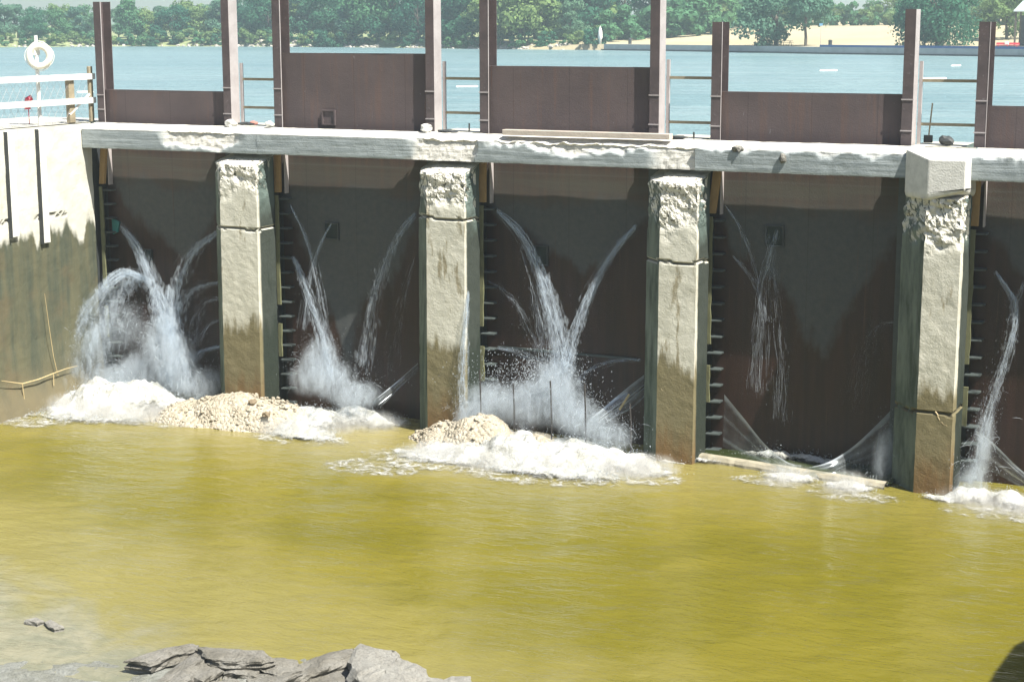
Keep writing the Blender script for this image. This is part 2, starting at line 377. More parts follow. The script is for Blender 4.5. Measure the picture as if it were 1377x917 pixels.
M = dict(pier=m_pier(), wall=m_wall(), beam=m_beam(), steel=m_steel(), pale=m_steel_pale(), pool=m_pool(), lake=m_lake(), ground=m_ground(),
         streak=m_spray('falling_water', .27, (.66, .74, .82)), drop=m_spray('water_droplets', .45, (.70, .77, .83)), puff=m_spray('water_mist', .085, (.62, .72, .80), facing=1.8),
         veil=m_spray('jet_veil', .085, (.70, .78, .85), facing=1.5), foam=m_foam(), gravel=m_gravel(), sheet=m_sheet(),
         rock=m_rock('grey_limestone', (.27, .262, .235), (.18, .17, .142)), boulder=m_rock('pale_limestone', (.34, .335, .305), (.27, .26, .23)),
         shelf=m_rock('wet_rock_shelf', (.27, .28, .26), (.19, .195, .165)),
         white=simple('white_paint', (.78, .77, .72), .55, .08, 4, .1), ring=simple('lifebuoy_white', (.80, .77, .66), .5, .05, 6, .05),
         tan=simple('weathered_wood', (.30, .255, .17), .85, .25, 5, .4), timber=simple('ochre_timber', (.36, .23, .09), .8, .2, 5, .3),
         slime_shade=simple('slimy_flat_bar', (.16, .165, .085), .7, .35, 3, .3), rib=simple('damp_steel_rib', (.06, .075, .073), .6, .3, 5, .3),
         dark=simple('dark_steel', (.035, .04, .042), .6, .2, 6, .2), hole=simple('dark_lifting_pocket', (.006, .016, .014), .7, .2, 6, .2),
         red=simple('red_plastic', (.62, .06, .10), .5, .1, 5, .05), bluep=simple('blue_painted_edge', (.05, .13, .33), .6, .15, 2, .1),
         seawall=simple('seawall_concrete', (.40, .42, .42), .9, .2, .8, .3), bark=simple('bark', (.10, .085, .065), .9, .2, 4, .5),
         cap=simple('new_concrete', (.66, .655, .61), .85, .22, 5.0, .5), twig=simple('dry_twig', (.48, .38, .20), .85, .15, 5, .3),
         vein=simple('calcite_vein', (.50, .40, .24), .85, .2, 5, .4), roof=simple('metal_roof', (.46, .52, .53), .5, .05, 2, .05),
         plank=simple('bleached_plank', (.50, .44, .38), .85, .15, 4, .4), brown=simple('brown_stone', (.20, .155, .10), .85, .2, 6, .4),
         riprap=m_rock('shore_rock', (.55, .52, .46), (.42, .39, .33)), rebar=simple('rusty_rebar', (.045, .04, .038), .8, .2, 20, .5))
LEAF = [m_leaf('leaf_dark', (.030, .120, .080), (.060, .175, .105)), m_leaf('leaf_mid', (.065, .185, .095), (.11, .245, .12)),
        m_leaf('leaf_pale', (.125, .225, .090), (.190, .285, .115)), m_leaf('leaf_grey', (.080, .190, .135), (.125, .240, .160))]

# ------------------------------------------------------------------ dam: pier bodies as a skinned plan
# name, front-left x, front-right x, front y, chamfer, right flank x, crack heights
PIERS = [(-0.04, 1.19, -.35, .5, (-2.75,), 'weathered concrete pier, first from the left, gravel heap at its foot'),
         (6.54, 7.67, -.35, .52, (-2.2,), 'weathered concrete pier with a dark crack ring near its crumbled top, second from left'),
         (13.115, 14.09, -.38, .55, (-2.95,), 'concrete pier with tan forked mineral veins near its foot, third from left'),
         (19.66, 20.49, -.55, .68, (-6.05,), 'concrete pier under the smooth new white cap, fourth from left')]
def dens(poly, st):
    out = []
    for i in range(len(poly)):
        a = Vector(poly[i]); b = Vector(poly[(i + 1) % len(poly)]); n = max(1, int((b - a).length / st + .5))
        nrm = Vector(((b - a).y, -(b - a).x)).normalized()
        for k in range(n): out.append((a + (b - a) * (k / n), nrm, k == 0))
    return out
for i, (xl, xr, yf, ch, cracks, lab) in enumerate(PIERS):
    st = .055
    mb = MB(); fresh = []; crk = []
    zs = [0.0]
    z = 0.0
    while z > -8.45:
        z -= st; zs.append(z)
    npl = None
    top = -.72 if i < 3 else -1.05
    for z in zs:
        up = sstep(top - .30, top + .02, z)            # ledge under the beam: front steps back
        if i == 3: up = sstep(-1.06, -1.02, z)
        yfz = yf * (1 - up) + (.68) * up - (0.012 * max(0, -z - 1.2))
        c = ch * (1 - sstep(-.8, -.7, z)) + 0.02 * sstep(-.8, -.7, z)
        rec = .75 if z > -.72 else .50
        poly = [(xl - (ch - c) , yfz), (xr, yfz), (xr, rec), (xr - .36, rec), (xr - .36, 2.4), (xl - ch, 2.4), (xl - ch, yfz + c)]
        # constant sampling from a reference plan keeps rows aligned
        cnt = [22, 18, 5, 12, 8, 24, 12]
        row = []
        for e in range(7):
            a = Vector(poly[e]); b = Vector(poly[(e + 1) % 7]); d = b - a
            nr = Vector((d.y, -d.x)); nr = nr.normalized() if nr.length > 1e-6 else Vector((-1, 0))
            for k in range(cnt[e]):
                row.append((a + d * (k / cnt[e]), nr if k else (nr + row[-1][1] if row else nr + Vector((-.7, -.7))).normalized()))
        npl = len(row)
        for (p, nr) in row:
            P3 = Vector((p.x, p.y, z)); off = i * 11.0
            e = .5 * nz(P3, 1.6, off) + .25 * nz(P3, 4, off)
            lo = {0: -1.75, 1: -2.0, 2: -2.3, 3: -2.25}[i]
            # broken concrete: full width at the top, thinning to the lower limit
            w = sstep(lo - .2, lo + .55, z + e * .9) * (1 - .0 * up)
            if p.y > .3: w *= .12
            amp = .010 * fbm(P3, 3.0, off, 4)
            if w > 0:
                q = fbm(P3, 3.3, off + 5, 4); amp += w * (1.35 if i == 3 else .85) * (.085 * q - .03 - .06 * max(0, nz(P3, 7.5, off)))
            # chipped arrises
            ck = 0.0
            for zc in cracks:
                zz = zc + .07 * nz((p.x, p.y, 0), 1.6, off) + .03 * nz((p.x, p.y, 0), 6, off)
                dd = abs(z - zz)
                if dd < .045 and p.y < 1.2: ck = max(ck, sstep(.045, .02, dd)); amp -= .07 * sstep(.045, .01, dd)
            mb.v.append((p.x + nr.x * amp, p.y + nr.y * amp, z if z < 0 else 0.0 + .008 * nz(P3, 3)))
            fresh.append(w); crk.append(ck)
    for r in range(len(zs) - 1):
        for k in range(npl):
            k2 = (k + 1) % npl
            mb.f.append((r * npl + k, (r + 1) * npl + k, (r + 1) * npl + k2, r * npl + k2))
    mb.f.append(tuple(range(npl)))
    mb.at = {'fresh': fresh, 'crack': crk}
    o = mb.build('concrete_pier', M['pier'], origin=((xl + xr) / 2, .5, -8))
    tag(o, lab, 'pier', 'piers of the sluice dam')
    if i == 3:
        # new cap: chamfered on its left like the pier
        b = MB(); cx0 = 19.03; cz0 = -1.02
        n = 9
        prof = [(cx0, -.012), (xl + .02, yf - .055), (xr + .045, yf - .055), (xr + .045, .66), (cx0, .66)]
        lv = [(-.02, .0), (-.10, 0), (-.9, 0), (-1.0, .0), (-1.10, .03), (-1.14, .12)]
        vs = []
        for (zz, ins) in lv:
            for j, (px_, py_) in enumerate(prof):
                ce = Vector((sum(a[0] for a in prof) / 5, sum(a[1] for a in prof) / 5)); q = Vector((px_, py_))
                q = q + (ce - q) * ins
                zt = zz
                if zz == -.02: zt = -.02 if py_ > -.1 else -.20
                if zz == -.10: zt = -.10 if py_ > -.1 else -.28
                if j == 2 and zz < -.95: zt = zz + .20
                if j == 0 and zz < -.95: zt = zz + .0
                vs.append((q.x, q.y, zt))
        fs = [tuple(range(5))]
        for r in range(len(lv) - 1):
            for k in range(5): fs.append((r * 5 + k, (r + 1) * 5 + k, (r + 1) * 5 + (k + 1) % 5, r * 5 + (k + 1) % 5))
        fs.append(tuple((len(lv) - 1) * 5 + k for k in range(4, -1, -1)))
        b.add(vs, fs); cp = b.build('cap', M['cap'], parent=o, bevel=.05)
        cp['label'] = 'smooth new white concrete cap'
    # mineral veins / cracks
    def vein(pts, r=.011):
        b = MB(); q = []
        for a, c2 in zip(pts[:-1], pts[1:]):
            for k in range(5):
                p = atY(a[0] + (c2[0] - a[0]) * k / 5, a[1] + (c2[1] - a[1]) * k / 5, yf - .072 + .02); q.append((p.x + G(0, .012), p.y, p.z + G(0, .012)))
        b.tube(q, [r * U(.5, 1.3) for _ in q], 5); v = b.build('mineral_vein', M['vein'], parent=o)
    if i == 2:
        vein([(889, 523), (905, 537), (918, 545), (931, 557)]); vein([(931, 557), (918, 575), (903, 594)]); vein([(888, 585), (920, 582)], .010)
    if i == 3:
        vein([(1259, 553), (1264, 567), (1277, 575)], .016); vein([(1243, 643), (1244, 655)], .02)

# ------------------------------------------------------------------ deck beams
BEAMS = [(-5.12, 1.0, 'weathered grey concrete deck beam with a white broken patch, leftmost'),
         (1.004, 7.40, 'board marked grey deck beam under the tallest raised gate'),
         (7.404, 13.86, 'ragged edged grey deck beam below the plank and the third gate'),
         (13.864, 19.30, 'pale board marked deck beam with two small stones lodged on it'),
         (20.535, 26.5, 'pale deck beam cut off by the right edge of the photo')]
def broken_at(b, x, z):
    e = .35 * nz((x, 0, z), 1.7, 3.0) + .18 * nz((x, 0, z), 6, 1)
    def zone(a, c, lo, soft=.25): return sstep(a - soft, a + soft, x + e * .6) * (1 - sstep(c - soft, c + soft, x + e * .6)) * sstep(lo - .08, lo + .08, z + e * .5)
    if b == 0: return max(zone(-2.2, .3, -.46 - .2 * max(0, 1 - abs(x + .9) / 1.3)), 0)
    if b == 1: return zone(5.95, 7.9, -.8)
    if b == 2: return max(zone(7.2, 7.75, -.8, .1), zone(8.3, 14, -.27, .3), zone(10.2, 11.0, -.42), zone(12.8, 14.2, -.9) * .9)
    if b == 3: return zone(12, 20, -.17) * .5
    return zone(19, 27, -.18) * .5
for b, (x0, x1, lab) in enumerate(BEAMS):
    mb = MB(); fr = []
    prof = [(.66, -.70), (.33, -.70), (0.0, -.70)] + [(0.0, -.70 + .55 * k / 14) for k in range(1, 15)] + [(.10, -.115), (.25, -.075), (.40, -.04), (.66, 0.0), (.66, -.2), (.66, -.5)]
    n = int((x1 - x0) / .05); m = len(prof)
    for i in range(n + 1):
        x = x0 + (x1 - x0) * i / n
        for (y, z) in prof:
            P = Vector((x, y, z)); w = broken_at(b, x, z) if y < .3 else 0.0
            dy = .010 * fbm(P, 2.5, b * 5.0, 3) if y < .3 else 0
            dz = .010 * fbm(P, 2.5, b * 9.0, 3)
            if w and y < .1:
                dy += w * (.05 + .22 * max(0, (z + .70)) * .8 + .035 * fbm(P, 3.2, 4.0, 4))
            if y < .3 and z > -.2: dz -= w * .05 * (1 + fbm(P, 4, 2, 3))
            mb.v.append((x, y + dy, z + dz)); fr.append(w)
    for i in range(n):
        for k in range(m): mb.f.append((i * m + k, (i + 1) * m + k, (i + 1) * m + (k + 1) % m, i * m + (k + 1) % m))
    mb.f.append(tuple(range(m))); mb.f.append(tuple(n * m + k for k in range(m - 1, -1, -1)))
    mb.at = {'fresh': fr}
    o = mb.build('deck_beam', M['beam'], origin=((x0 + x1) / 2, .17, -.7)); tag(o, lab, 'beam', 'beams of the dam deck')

# ------------------------------------------------------------------ left abutment wall (runs towards the camera)
mb = MB(); ck = []
ys = [2.4 - .07 * k for k in range(int(24 / .07))]; zs = [0 - .07 * k for k in range(122)]
for y in ys:
    for z in zs:
        P = Vector((-5.15, y, z)); a = .02 * fbm(P, 1.6, 2, 4)
        zz = -2.55 + .10 * nz((0, y, 0), 1.5) + .05 * nz((0, y, 0), 7)
        c = sstep(.05, .02, abs(z - zz)) * sstep(-.25, .0, nz((0, y, 0), .9, 4)) if y < -.05 else 0
        a -= c * .06
        v2 = sstep(.03, .01, abs(y + .30)) * (1 if z > -3.0 else 0) * .5; a -= v2 * .05
        batter = .06 * max(0, -z - 6) + (.35 * sstep(-7.0, -8.3, z) if y < -.4 else 0)
        mb.v.append((-5.15 + a + batter - (.40 if y > .45 else 0), y, z)); ck.append(max(c, v2))
m = len(zs)
for i in range(len(ys) - 1):
    for k in range(m - 1): mb.f.append((i * m + k, (i + 1) * m + k, (i + 1) * m + k + 1, i * m + k + 1))
nf = len(mb.v)
mb.add([(-5.55, ys[0], -.003), (-5.15, ys[-1], -.003), (-9, ys[-1], -.003), (-9, ys[0], -.003), (-9, ys[-1], -8.5), (-9, ys[0], -8.5), (-5.15, ys[-1], -8.5), (-5.55, ys[0], -8.5)],
       [(0, 3, 2, 1), (3, 5, 4, 2), (1, 2, 4, 6), (0, 7, 5, 3)])
ck += [0] * 8; mb.at = {'crack': ck}
wall = mb.build('abutment_wall', M['wall'], origin=(-5.15, 0, -8))
tag(wall, 'pale concrete side wall stained olive below, under the white railing', 'wall')
for (xa, ya, xb, yb, w) in ((6, 178, 19, 318, 10), (48, 178, 59, 326, 9)):
    p0 = atX(xa + 6, ya, -5.12); p1 = atX(xb + 6, yb, -5.12)
    b = MB(); b.box(-5.17, -5.05, p0.y - .16, p0.y + .13, p1.z, -.06); b.build('pilaster', M['cap'], parent=wall, bevel=.015)
    b = MB(); b.box(-5.17, -5.03, p0.y - .195, p0.y - .165, p1.z - .02, -.06); b.build('flat_bar', M['dark'], parent=wall)
# opposite abutment the photographer stands on; out of frame, it throws the shadow in the lower right corner
b = MB(); pts = [(28.55, -60), (28.55, -13), (28.62, -11.6), (28.9, -10.8), (30, -10.4), (45, -10.1), (45, -60)]
b.add([(x, y, -9) for x, y in pts] + [(x, y, 0) for x, y in pts], [tuple(range(6, -1, -1)), tuple(range(7, 14))] + [(k, (k + 1) % 7, 7 + (k + 1) % 7, 7 + k) for k in range(7)])
o = b.build('opposite_abutment_wall', simple('grimy_concrete', (.21, .20, .17), .9, .3, .9, .4)); o['kind'] = 'structure'

# ------------------------------------------------------------------ gates
GY = 1.0
# left post px at deck, right post px at deck, top z
BAYS = [(-5.185, -.66, .95, 245, 350, 'leftmost and lowest brown steel sluice gate, beside the white railing'),
        (1.05, 5.906, 2.05, 462, 470, 'brown steel sluice gate raised highest, second from left'),
        (7.524, 12.321, 1.75, 787, 374, 'brown steel sluice gate behind the bleached plank, third from left'),
        (13.95, 18.692, 1.18, 1105, 470, 'brown steel sluice gate fourth from left, low, damp wedge down its middle'),
        (20.399, 25.3, .95, 1420, 430, 'brown steel sluice gate cut by the right edge')]
for i, (xl, xr, zt, ax, ay, lab) in enumerate(BAYS):
    ap = atY(ax, ay, GY); x0, x1 = xl + .10, xr + .16
    b = MB(); n = 24
    # plate, slightly buckled, with a folded stiffener at the top edge
    nx_, nz_ = 24, 40; vs = []; fs = []
    for r in range(nz_ + 1):
        z = zt + (-8.2 - zt) * r / nz_
        for c in range(nx_ + 1):
            x = x0 + (x1 - x0) * c / nx_
            vs.append((x, GY + .012 * fbm((x, 0, z), .7, i * 3.0, 2), z + (.012 * nz((x, 0, 0), 2, i) if r == 0 else 0)))
    for r in range(nz_):
        for c in range(nx_):
            q = r * (nx_ + 1) + c; fs.append((q, q + nx_ + 1, q + nx_ + 2, q + 1))
    b.add(vs, fs)
    m0 = len(vs); back = [(x0, GY + .12, zt), (x1, GY + .12, zt), (x1, GY + .12, -8.2), (x0, GY + .12, -8.2)]
    b.add(back + [vs[0], vs[nx_]], [(0, 1, 2, 3), (4, 5, 1, 0)])
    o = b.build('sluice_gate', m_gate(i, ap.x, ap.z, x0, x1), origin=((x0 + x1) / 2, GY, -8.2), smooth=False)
    tag(o, lab, 'sluice gate', 'steel sluice gates between the piers')
    pockets = {0: [((194, 335), (205, 351))], 1: [((436, 299), (456, 323)), ((433, 148), (451, 169))], 2: [((719, 330), (737, 358))], 3: [((1029, 303), (1054, 333))], 4: []}[i]
    for (pa, pb) in pockets:
        A = atY(pa[0], pa[1], GY - .03); B = atY(pb[0], pb[1], GY - .03)
        b = MB(); w = .035
        b.box(A.x, A.x + w, GY - .06, GY + .03, B.z, A.z); b.box(B.x - w, B.x, GY - .06, GY + .03, B.z, A.z)
        b.box(A.x + w, B.x - w, GY - .06, GY + .03, A.z - w, A.z); b.box(A.x + w, B.x - w, GY - .06, GY + .03, B.z, B.z + w)
        po = b.build('lifting_pocket', M['steel'] if pa[1] < 200 else M['dark'], parent=o)
        b = MB(); b.box(A.x + w, B.x - w, GY - .024, GY + .03, B.z + w, A.z - w)
        b.build('recess', M['hole'] if pa[1] > 200 else M['steel'], parent=po)
    if i == 2:
        A = atY(668, 466, GY); B = atY(842, 477, GY); b = MB(); b.box(x0 + .35, B.x + .3, GY - .05, GY + .02, A.z - .03, A.z + .03)
        b.build('ledge_strip', M['rib'], parent=o)
    if i == 0:
        A = atY(150, 293, GY - .06); b = MB(); b.add([(A.x, GY - .06, A.z), (A.x + .28, GY - .06, A.z - .12), (A.x + .2, GY - .06, A.z - .42), (A.x + .02, GY - .06, A.z - .5),
              (A.x, GY + .02, A.z), (A.x + .28, GY + .02, A.z - .12), (A.x + .2, GY + .02, A.z - .42), (A.x + .02, GY + .02, A.z - .5)],
              [(0, 3, 2, 1), (0, 1, 5, 4), (1, 2, 6, 5), (2, 3, 7, 6), (3, 0, 4, 7)])
        b.build('corner_bracket', simple('teal_paint', (.02, .16, .15), .6, .2), parent=o)

# ------------------------------------------------------------------ guide columns (channels) with ribs below the deck
PZ = [3.49, 4.6, 4.4, 4.6, 4.6, 4.7, 2.87, 3.15, 2.86]
CL = ['brown channel steel gate column beside the white railing', 'steel gate column with pale sunlit side, above the first pier on its left',
      'brown steel gate column, left guide of the tallest raised gate', 'steel gate column with pale sunlit side, right guide of the tallest raised gate',
      'brown steel gate column, left guide of the gate behind the bleached plank', 'steel gate column with pale sunlit side at the right end of the bleached plank',
      'short brown steel gate column standing against the dry lawn, third pier', 'short steel gate column with pale side, in front of the far willow, fourth pier',
      'short brown steel gate column nearest the right edge']
def channel(mb, xa, xb, side, z0, z1):
    # side -1: web on the left, opens right; +1: web on the right
    y0, y1, tt = .84, 1.26, .022
    mb.box(xa, xb, y0, y0 + tt, z0, z1)
    mb.box(xa, xb + (.05 if side < 0 else 0), y1 - tt, y1, z0, z1)
    if side < 0: mb.box(xa, xa + tt, y0 + tt, y1 - tt, z0, z1)
    else: mb.box(xb - tt, xb, y0 + tt, y1 - tt, z0, z1)
k = 0
for i, (xl, xr, zt, ax, ay, lab) in enumerate(BAYS):
    # left guide
    t = thing('gate_column', (xl + .12, 1.0, 0), CL[k], 'gate column', 'steel gate columns standing on the deck')
    b = MB(); channel(b, xl, xl + .25, -1, -.01, PZ[k]); b.build('channel_section', M['steel'], parent=t)
    b = MB(); b.box(xl + .251, xl + .262, .835, .866, -.01, PZ[k]); b.build('sunlit_edge', M['pale'], parent=t)  # pale strip paints the sun on the edge of the front flange
    for zz in ((1.05, .32) if i else (.78, .36)):
        b = MB(); b.box(xl - .02, xl + .27, .825, .839, zz, zz + .03); b.build('splice_plate', M['pale'], parent=t)
    # slot below the deck: back plate, slimy bar, ribs, timber packing
    b = MB(); b.box(xl - .12, xl + .46, 1.12, 1.15, -8.2, -.72); b.box(xl - .13, xl - .10, .62, 1.15, -8.2, -.72); b.build('slot_plate', M['dark'], parent=t)
    zj = U(-5.2, -4.9)
    for (za, zb) in ((-1.9, zj), (zj - .55, zj - 1.5)):
        b = MB(); n = 14; w = .11
        q = [(xl + .05 + .012 * nz((0, 0, zz), 2, i), .66, zz) for zz in [za + (zb - za) * j / n for j in range(n + 1)]]
        vs = []; fs = []
        for (x, y, z) in q:
            ww = w * (1 + .25 * nz((x, 0, z), 3, i)); vs += [(x, y, z), (x + ww, y, z), (x + ww, y + .05, z), (x, y + .05, z)]
        for j in range(n):
            for c in range(4): fs.append((j * 4 + c, (j + 1) * 4 + c, (j + 1) * 4 + (c + 1) % 4, j * 4 + (c + 1) % 4))
        fs += [(0, 1, 2, 3), tuple(4 * n + c for c in (3, 2, 1, 0))]
        b.add(vs, fs); b.build('side_bar', M['slime_shade'], parent=t)
    zr = -2.0
    while zr > -7.9:
        b = MB(); s_ = .05
        b.add([(xl + .05, .72, zr + .0), (xl + .40, .78, zr + .0), (xl + .42, 1.1, zr + .02), (xl + .05, 1.1, zr + .02),
               (xl + .05, .72, zr - .03), (xl + .40, .78, zr - .03), (xl + .42, 1.1, zr - .03), (xl + .05, 1.1, zr - .03),],
              [(0, 1, 2, 3), (7, 6, 5, 4), (0, 4, 5, 1), (1, 5, 6, 2), (2, 6, 7, 3), (3, 7, 4, 0)])
        b.build('rib', M['rib'], parent=t); zr -= .42
    sl = .12 if i in (0, 3) else 0
    b = MB(); x = xl + .02
    b.add([(x + sl, .70, -.75), (x + .20 + sl, .70, -.75), (x + .19, .70, -1.82), (x + .01, .70, -1.82), (x + sl, .80, -.75), (x + .20 + sl, .80, -.75), (x + .19, .80, -1.82), (x + .01, .80, -1.82)],
          [(0, 3, 2, 1), (4, 5, 6, 7), (0, 1, 5, 4), (1, 2, 6, 5), (2, 3, 7, 6), (3, 0, 4, 7)]); b.build('packing_timber', M['timber'], parent=t)
    b = MB(); b.box(xl + .30, xl + .33, .80, .98, -1.85, -.74); b.build('seal_strip', M['pale'], parent=t)
    k += 1
    if i == 4: break
    t = thing('gate_column', (xr + .12, 1.0, 0), CL[k], 'gate column', 'steel gate columns standing on the deck')
    b = MB(); channel(b, xr, xr + .25, 1, -.01, PZ[k]); b.build('channel_section', M['steel'], parent=t)
    b = MB(); b.box(xr + .251, xr + .258, .845, 1.255, -.01, PZ[k]); b.build('sunlit_side', M['pale'], parent=t)  # pale face paints the sun on the right side of the brown web
    for zz in (1.05, .32):
        b = MB(); b.box(xr - .02, xr + .27, .825, .839, zz, zz + .03); b.build('splice_plate', M['pale'], parent=t)
    b = MB(); b.box(xr, xr + .25, .84, 1.26, -8.2, -.05); b.build('lower_guide', M['rib'], parent=t)
    k += 1

# handrails over the piers
HR = [('tan two bar handrail across the first pier, leftmost of its kind', 0, .62), ('tan two bar handrail across the second pier', 1, .62), ('tan two bar handrail across the third pier', 2, .62),
      ('tan two bar handrail with an upright shovel behind it, fourth pier', 3, .62)]
for lab, i, zz in HR:
    xa = BAYS[i][1] + .27; xb = BAYS[i + 1][0] + .02; px = {0: (107, 145), 1: (106, 152), 2: (105, 165), 3: (109, 168)}[i]
    xm = {0: 352, 1: 622, 2: 930, 3: 1276}[i]
    t = thing('handrail', ((xa + xb) / 2, 1.3, 0), lab, 'handrail', 'handrails between the gate columns')
    for py in px:
        z = atY(xm, py, 1.3).z
        b = MB(); b.box(xa, xb, 1.28, 1.33, z - .035, z + .035); b.build('rail', M['tan'], parent=t)
    b = MB(); b.box(xa + .01, xa + .09, 1.27, 1.34, -.01, atY(xm, px[0], 1.3).z + .45); b.build('stanchion', M['pale'], parent=t)

# white railing, lifebuoy on pole, red float behind the fence
t = thing('white_railing', (-5.4, -2, 0), 'white painted two rail railing on top of the left side wall', 'railing')
for z in (1.33, .63):
    b = MB(); b.box(-5.46, -5.40, -14, 1.05, z - .085, z + .085); b.build('rail', M['white'], parent=t)
for y, m, h in ((.86, 'tan', 1.62), (-3.9, 'white', 1.4), (-7.5, 'white', 1.4)):
    b = MB(); b.box(-5.55, -5.465, y, y + .16, 0, h); b.build('post', M[m], parent=t, bevel=.01)
b = MB(); pA = atX(93, 108, -5.55); b.box(-5.62, -5.47, pA.y - .12, pA.y + .12, 0, 1.25); o = b.build('post', M['tan'], parent=t, bevel=.02); o['label'] = 'stubby mossy timber post'
b = MB(); b.tube([(-5.5, -.05, .25), (-5.5, .95, .85)], .04, 6); b.build('brace', M['white'], parent=t)
b = MB()
for j in range(26): b.tube([(-5.5, -13 + j * .28 + 6, .02), (-5.5, -13 + j * .28 + 6 + .9, 1.3)], .0035, 3, False); b.tube([(-5.5, -13 + j * .28 + 6, 1.3), (-5.5, -13 + j * .28 + 6 + .9, .02)], .0035, 3, False)
b.build('wire_mesh', M['pale'], parent=t)
pp = atX(51, 110, -5.62)
t = thing('lifebuoy_pole', (-5.62, pp.y, 0), 'white pole behind the railing holding the lifebuoy', 'pole')
zt = atX(49, 48, -5.62).z
b = MB(); b.tube([(-5.62, pp.y, 0), (-5.62, pp.y, zt - .55)], .055, 8); b.build('shaft', M['white'], parent=t)
b = MB(); b.box(-5.66, -5.58, pp.y - .12, pp.y + .10, zt - .55, zt - .22); b.tube([(-5.62, pp.y, zt - .25), (-5.62, pp.y, zt)], .05, 8); b.build('hook_bracket', M['white'], parent=t)
t = thing('lifebuoy', (-5.52, pp.y, 1.9), 'round cream white lifebuoy hanging on the pole at far left', 'lifebuoy')
cz = atX(51, 76, -5.5).z; b = MB(); vs = []; fs = []
ax1 = Vector((.44, -.9, 0)).normalized() * 1.0
ax1 = Vector((.9, .44, 0)); nrm = Vector((.44, -.9, 0)); cc = Vector((-5.50, pp.y - .02, cz))
for a in range(40):
    q = 2 * math.pi * a / 40; d = ax1 * math.cos(q) + Vector((0, 0, 1)) * math.sin(q)
    for c in range(12):
        w = 2 * math.pi * c / 12; vs.append(cc + d * (.285 + .095 * math.cos(w)) + nrm * (.075 * math.sin(w)))
for a in range(40):
    for c in range(12): fs.append((a * 12 + c, ((a + 1) % 40) * 12 + c, ((a + 1) % 40) * 12 + (c + 1) % 12, a * 12 + (c + 1) % 12))
b.add(vs, fs); b.build('ring', M['ring'], parent=t, smooth=True)
for a in range(4):
    q0 = math.pi / 4 + a * math.pi / 2; pts = []
    for s in range(7):
        q = q0 + s / 6 * math.pi / 2; d = ax1 * math.cos(q) + Vector((0, 0, 1)) * math.sin(q); pts.append(cc + d * (.385 + .035 * math.sin(s / 6 * math.pi)))
    b = MB(); b.tube(pts, .011, 5); b.build('grab_rope', M['white'], parent=t)
rp = atZ(38, 139, LAKE); rp = atX(38, 139, -6.3)
b = MB(); b.tube([rp + Vector(v) for v in ((-.03, 0, -.18), (-.05, 0, 0), (-.02, 0, .1), (.06, .03, .14), (.1, .05, .08))], [.09, .07, .09, .1, .05], 8)
b.tube([(rp.x, rp.y, 0), (rp.x, rp.y, rp.z - .1)], .015, 5)
tag(b.build('warning_float', M['red'], origin=(rp.x, rp.y, 0), smooth=True), 'small bright red float behind the white rails at far left', 'float')

# things lying on the deck
b = MB(); p0 = atY(676, 178, .2); p1 = atY(901, 184, .2)
b.box(p0.x, p1.x, .16, .40, .012, .15); tag(b.build('timber_plank', M['plank'], origin=(p0.x, .28, .0), bevel=.012), 'long bleached timber plank lying on the deck before the third gate', 'plank')
def scrap(name, px, py, Y, size, mat, lab, cat, seed):
    p = atY(px, py, Y); b = MB(); b.ico((p.x, p.y, p.z + size[2] * .55), 1, 2, size, .55, seed)
    tag(b.build(name, mat, origin=(p.x, p.y, p.z)), lab, cat)
scrap('deck_stone', 993, 203.5, .05, (.15, .11, .085), M['boulder'], 'larger grey stone lodged on the edge of the fourth deck beam', 'stone', 3.0)
p = atY(1052, 213, -.06); b = MB(); b.ico((p.x, -.03, p.z), 1, 2, (.08, .08, .12), .5, 8.0); tag(b.build('deck_stone', M['boulder'], origin=(p.x, -.03, p.z)), 'small grey chunk stuck on the front of the fourth deck beam', 'stone')
scrap('dark_bucket', 1273, 193, .9, (.17, .12, .11), M['dark'], 'crumpled dark bucket on the deck under the fourth handrail', 'bucket', 5.0)
scrap('red_scrap', 341, 167, .8, (.14, .08, .05), simple('faded_red', (.5, .2, .16), .7, .2), 'faded red scrap on the deck above the first pier', 'scrap', 6.0)
scrap('wood_offcut', 331, 168, .7, (.25, .09, .05), M['dark'], 'dark flat offcut on the deck beside the red scrap', 'offcut', 9.0)
for (px, py, w) in ((310, 170, .18), (362, 169, .12), (573, 175, .16)): scrap('concrete_lump', px, py, .6, (w, w * .8, w * .7), M['cap'], {310: 'pale lump at the foot of the pale column over the first pier', 362: 'pale lump on the deck left of the tallest gate', 573: 'tan lump at the lower right corner of the tallest gate'}[px], 'lump', px * .1)
for (px, py, w) in ((602, 178, .28), (612, 181, .16), (911, 186, .26)): scrap('iron_scrap', px, py, .7, (w, .1, .045), M['dark'], {602: 'dark flat iron scrap on the deck over the second pier', 612: 'smaller dark scrap right of the flat iron on the second pier', 911: 'dark flat scrap at the right end of the bleached plank'}[px], 'scrap', px * .2)
for (px, y0, y1, lab) in ((631, 166, 178, 'short dark iron pin upright on the second pier deck'), (933, 178, 187, 'tiny dark iron pin upright on the third pier deck')):
    a = atY(px, y1, .7); c = atY(px, y0, .7); b = MB(); b.tube([a, c], .025, 6); tag(b.build('iron_pin', M['dark'], origin=a), lab, 'pin')
a = atY(1248, 191, 1.45); c = atY(1254, 139, 1.45); t = thing('shovel', a, 'dark long handled shovel standing upright behind the fourth handrail', 'shovel')
b = MB(); b.tube([a, c], .018, 6); b.build('handle', M['tan'], parent=t)
b = MB(); b.box(a.x - .11, a.x + .11, a.y - .02, a.y + .02, a.z - .02, a.z + .16); b.build('blade', M['dark'], parent=t, bevel=.02)

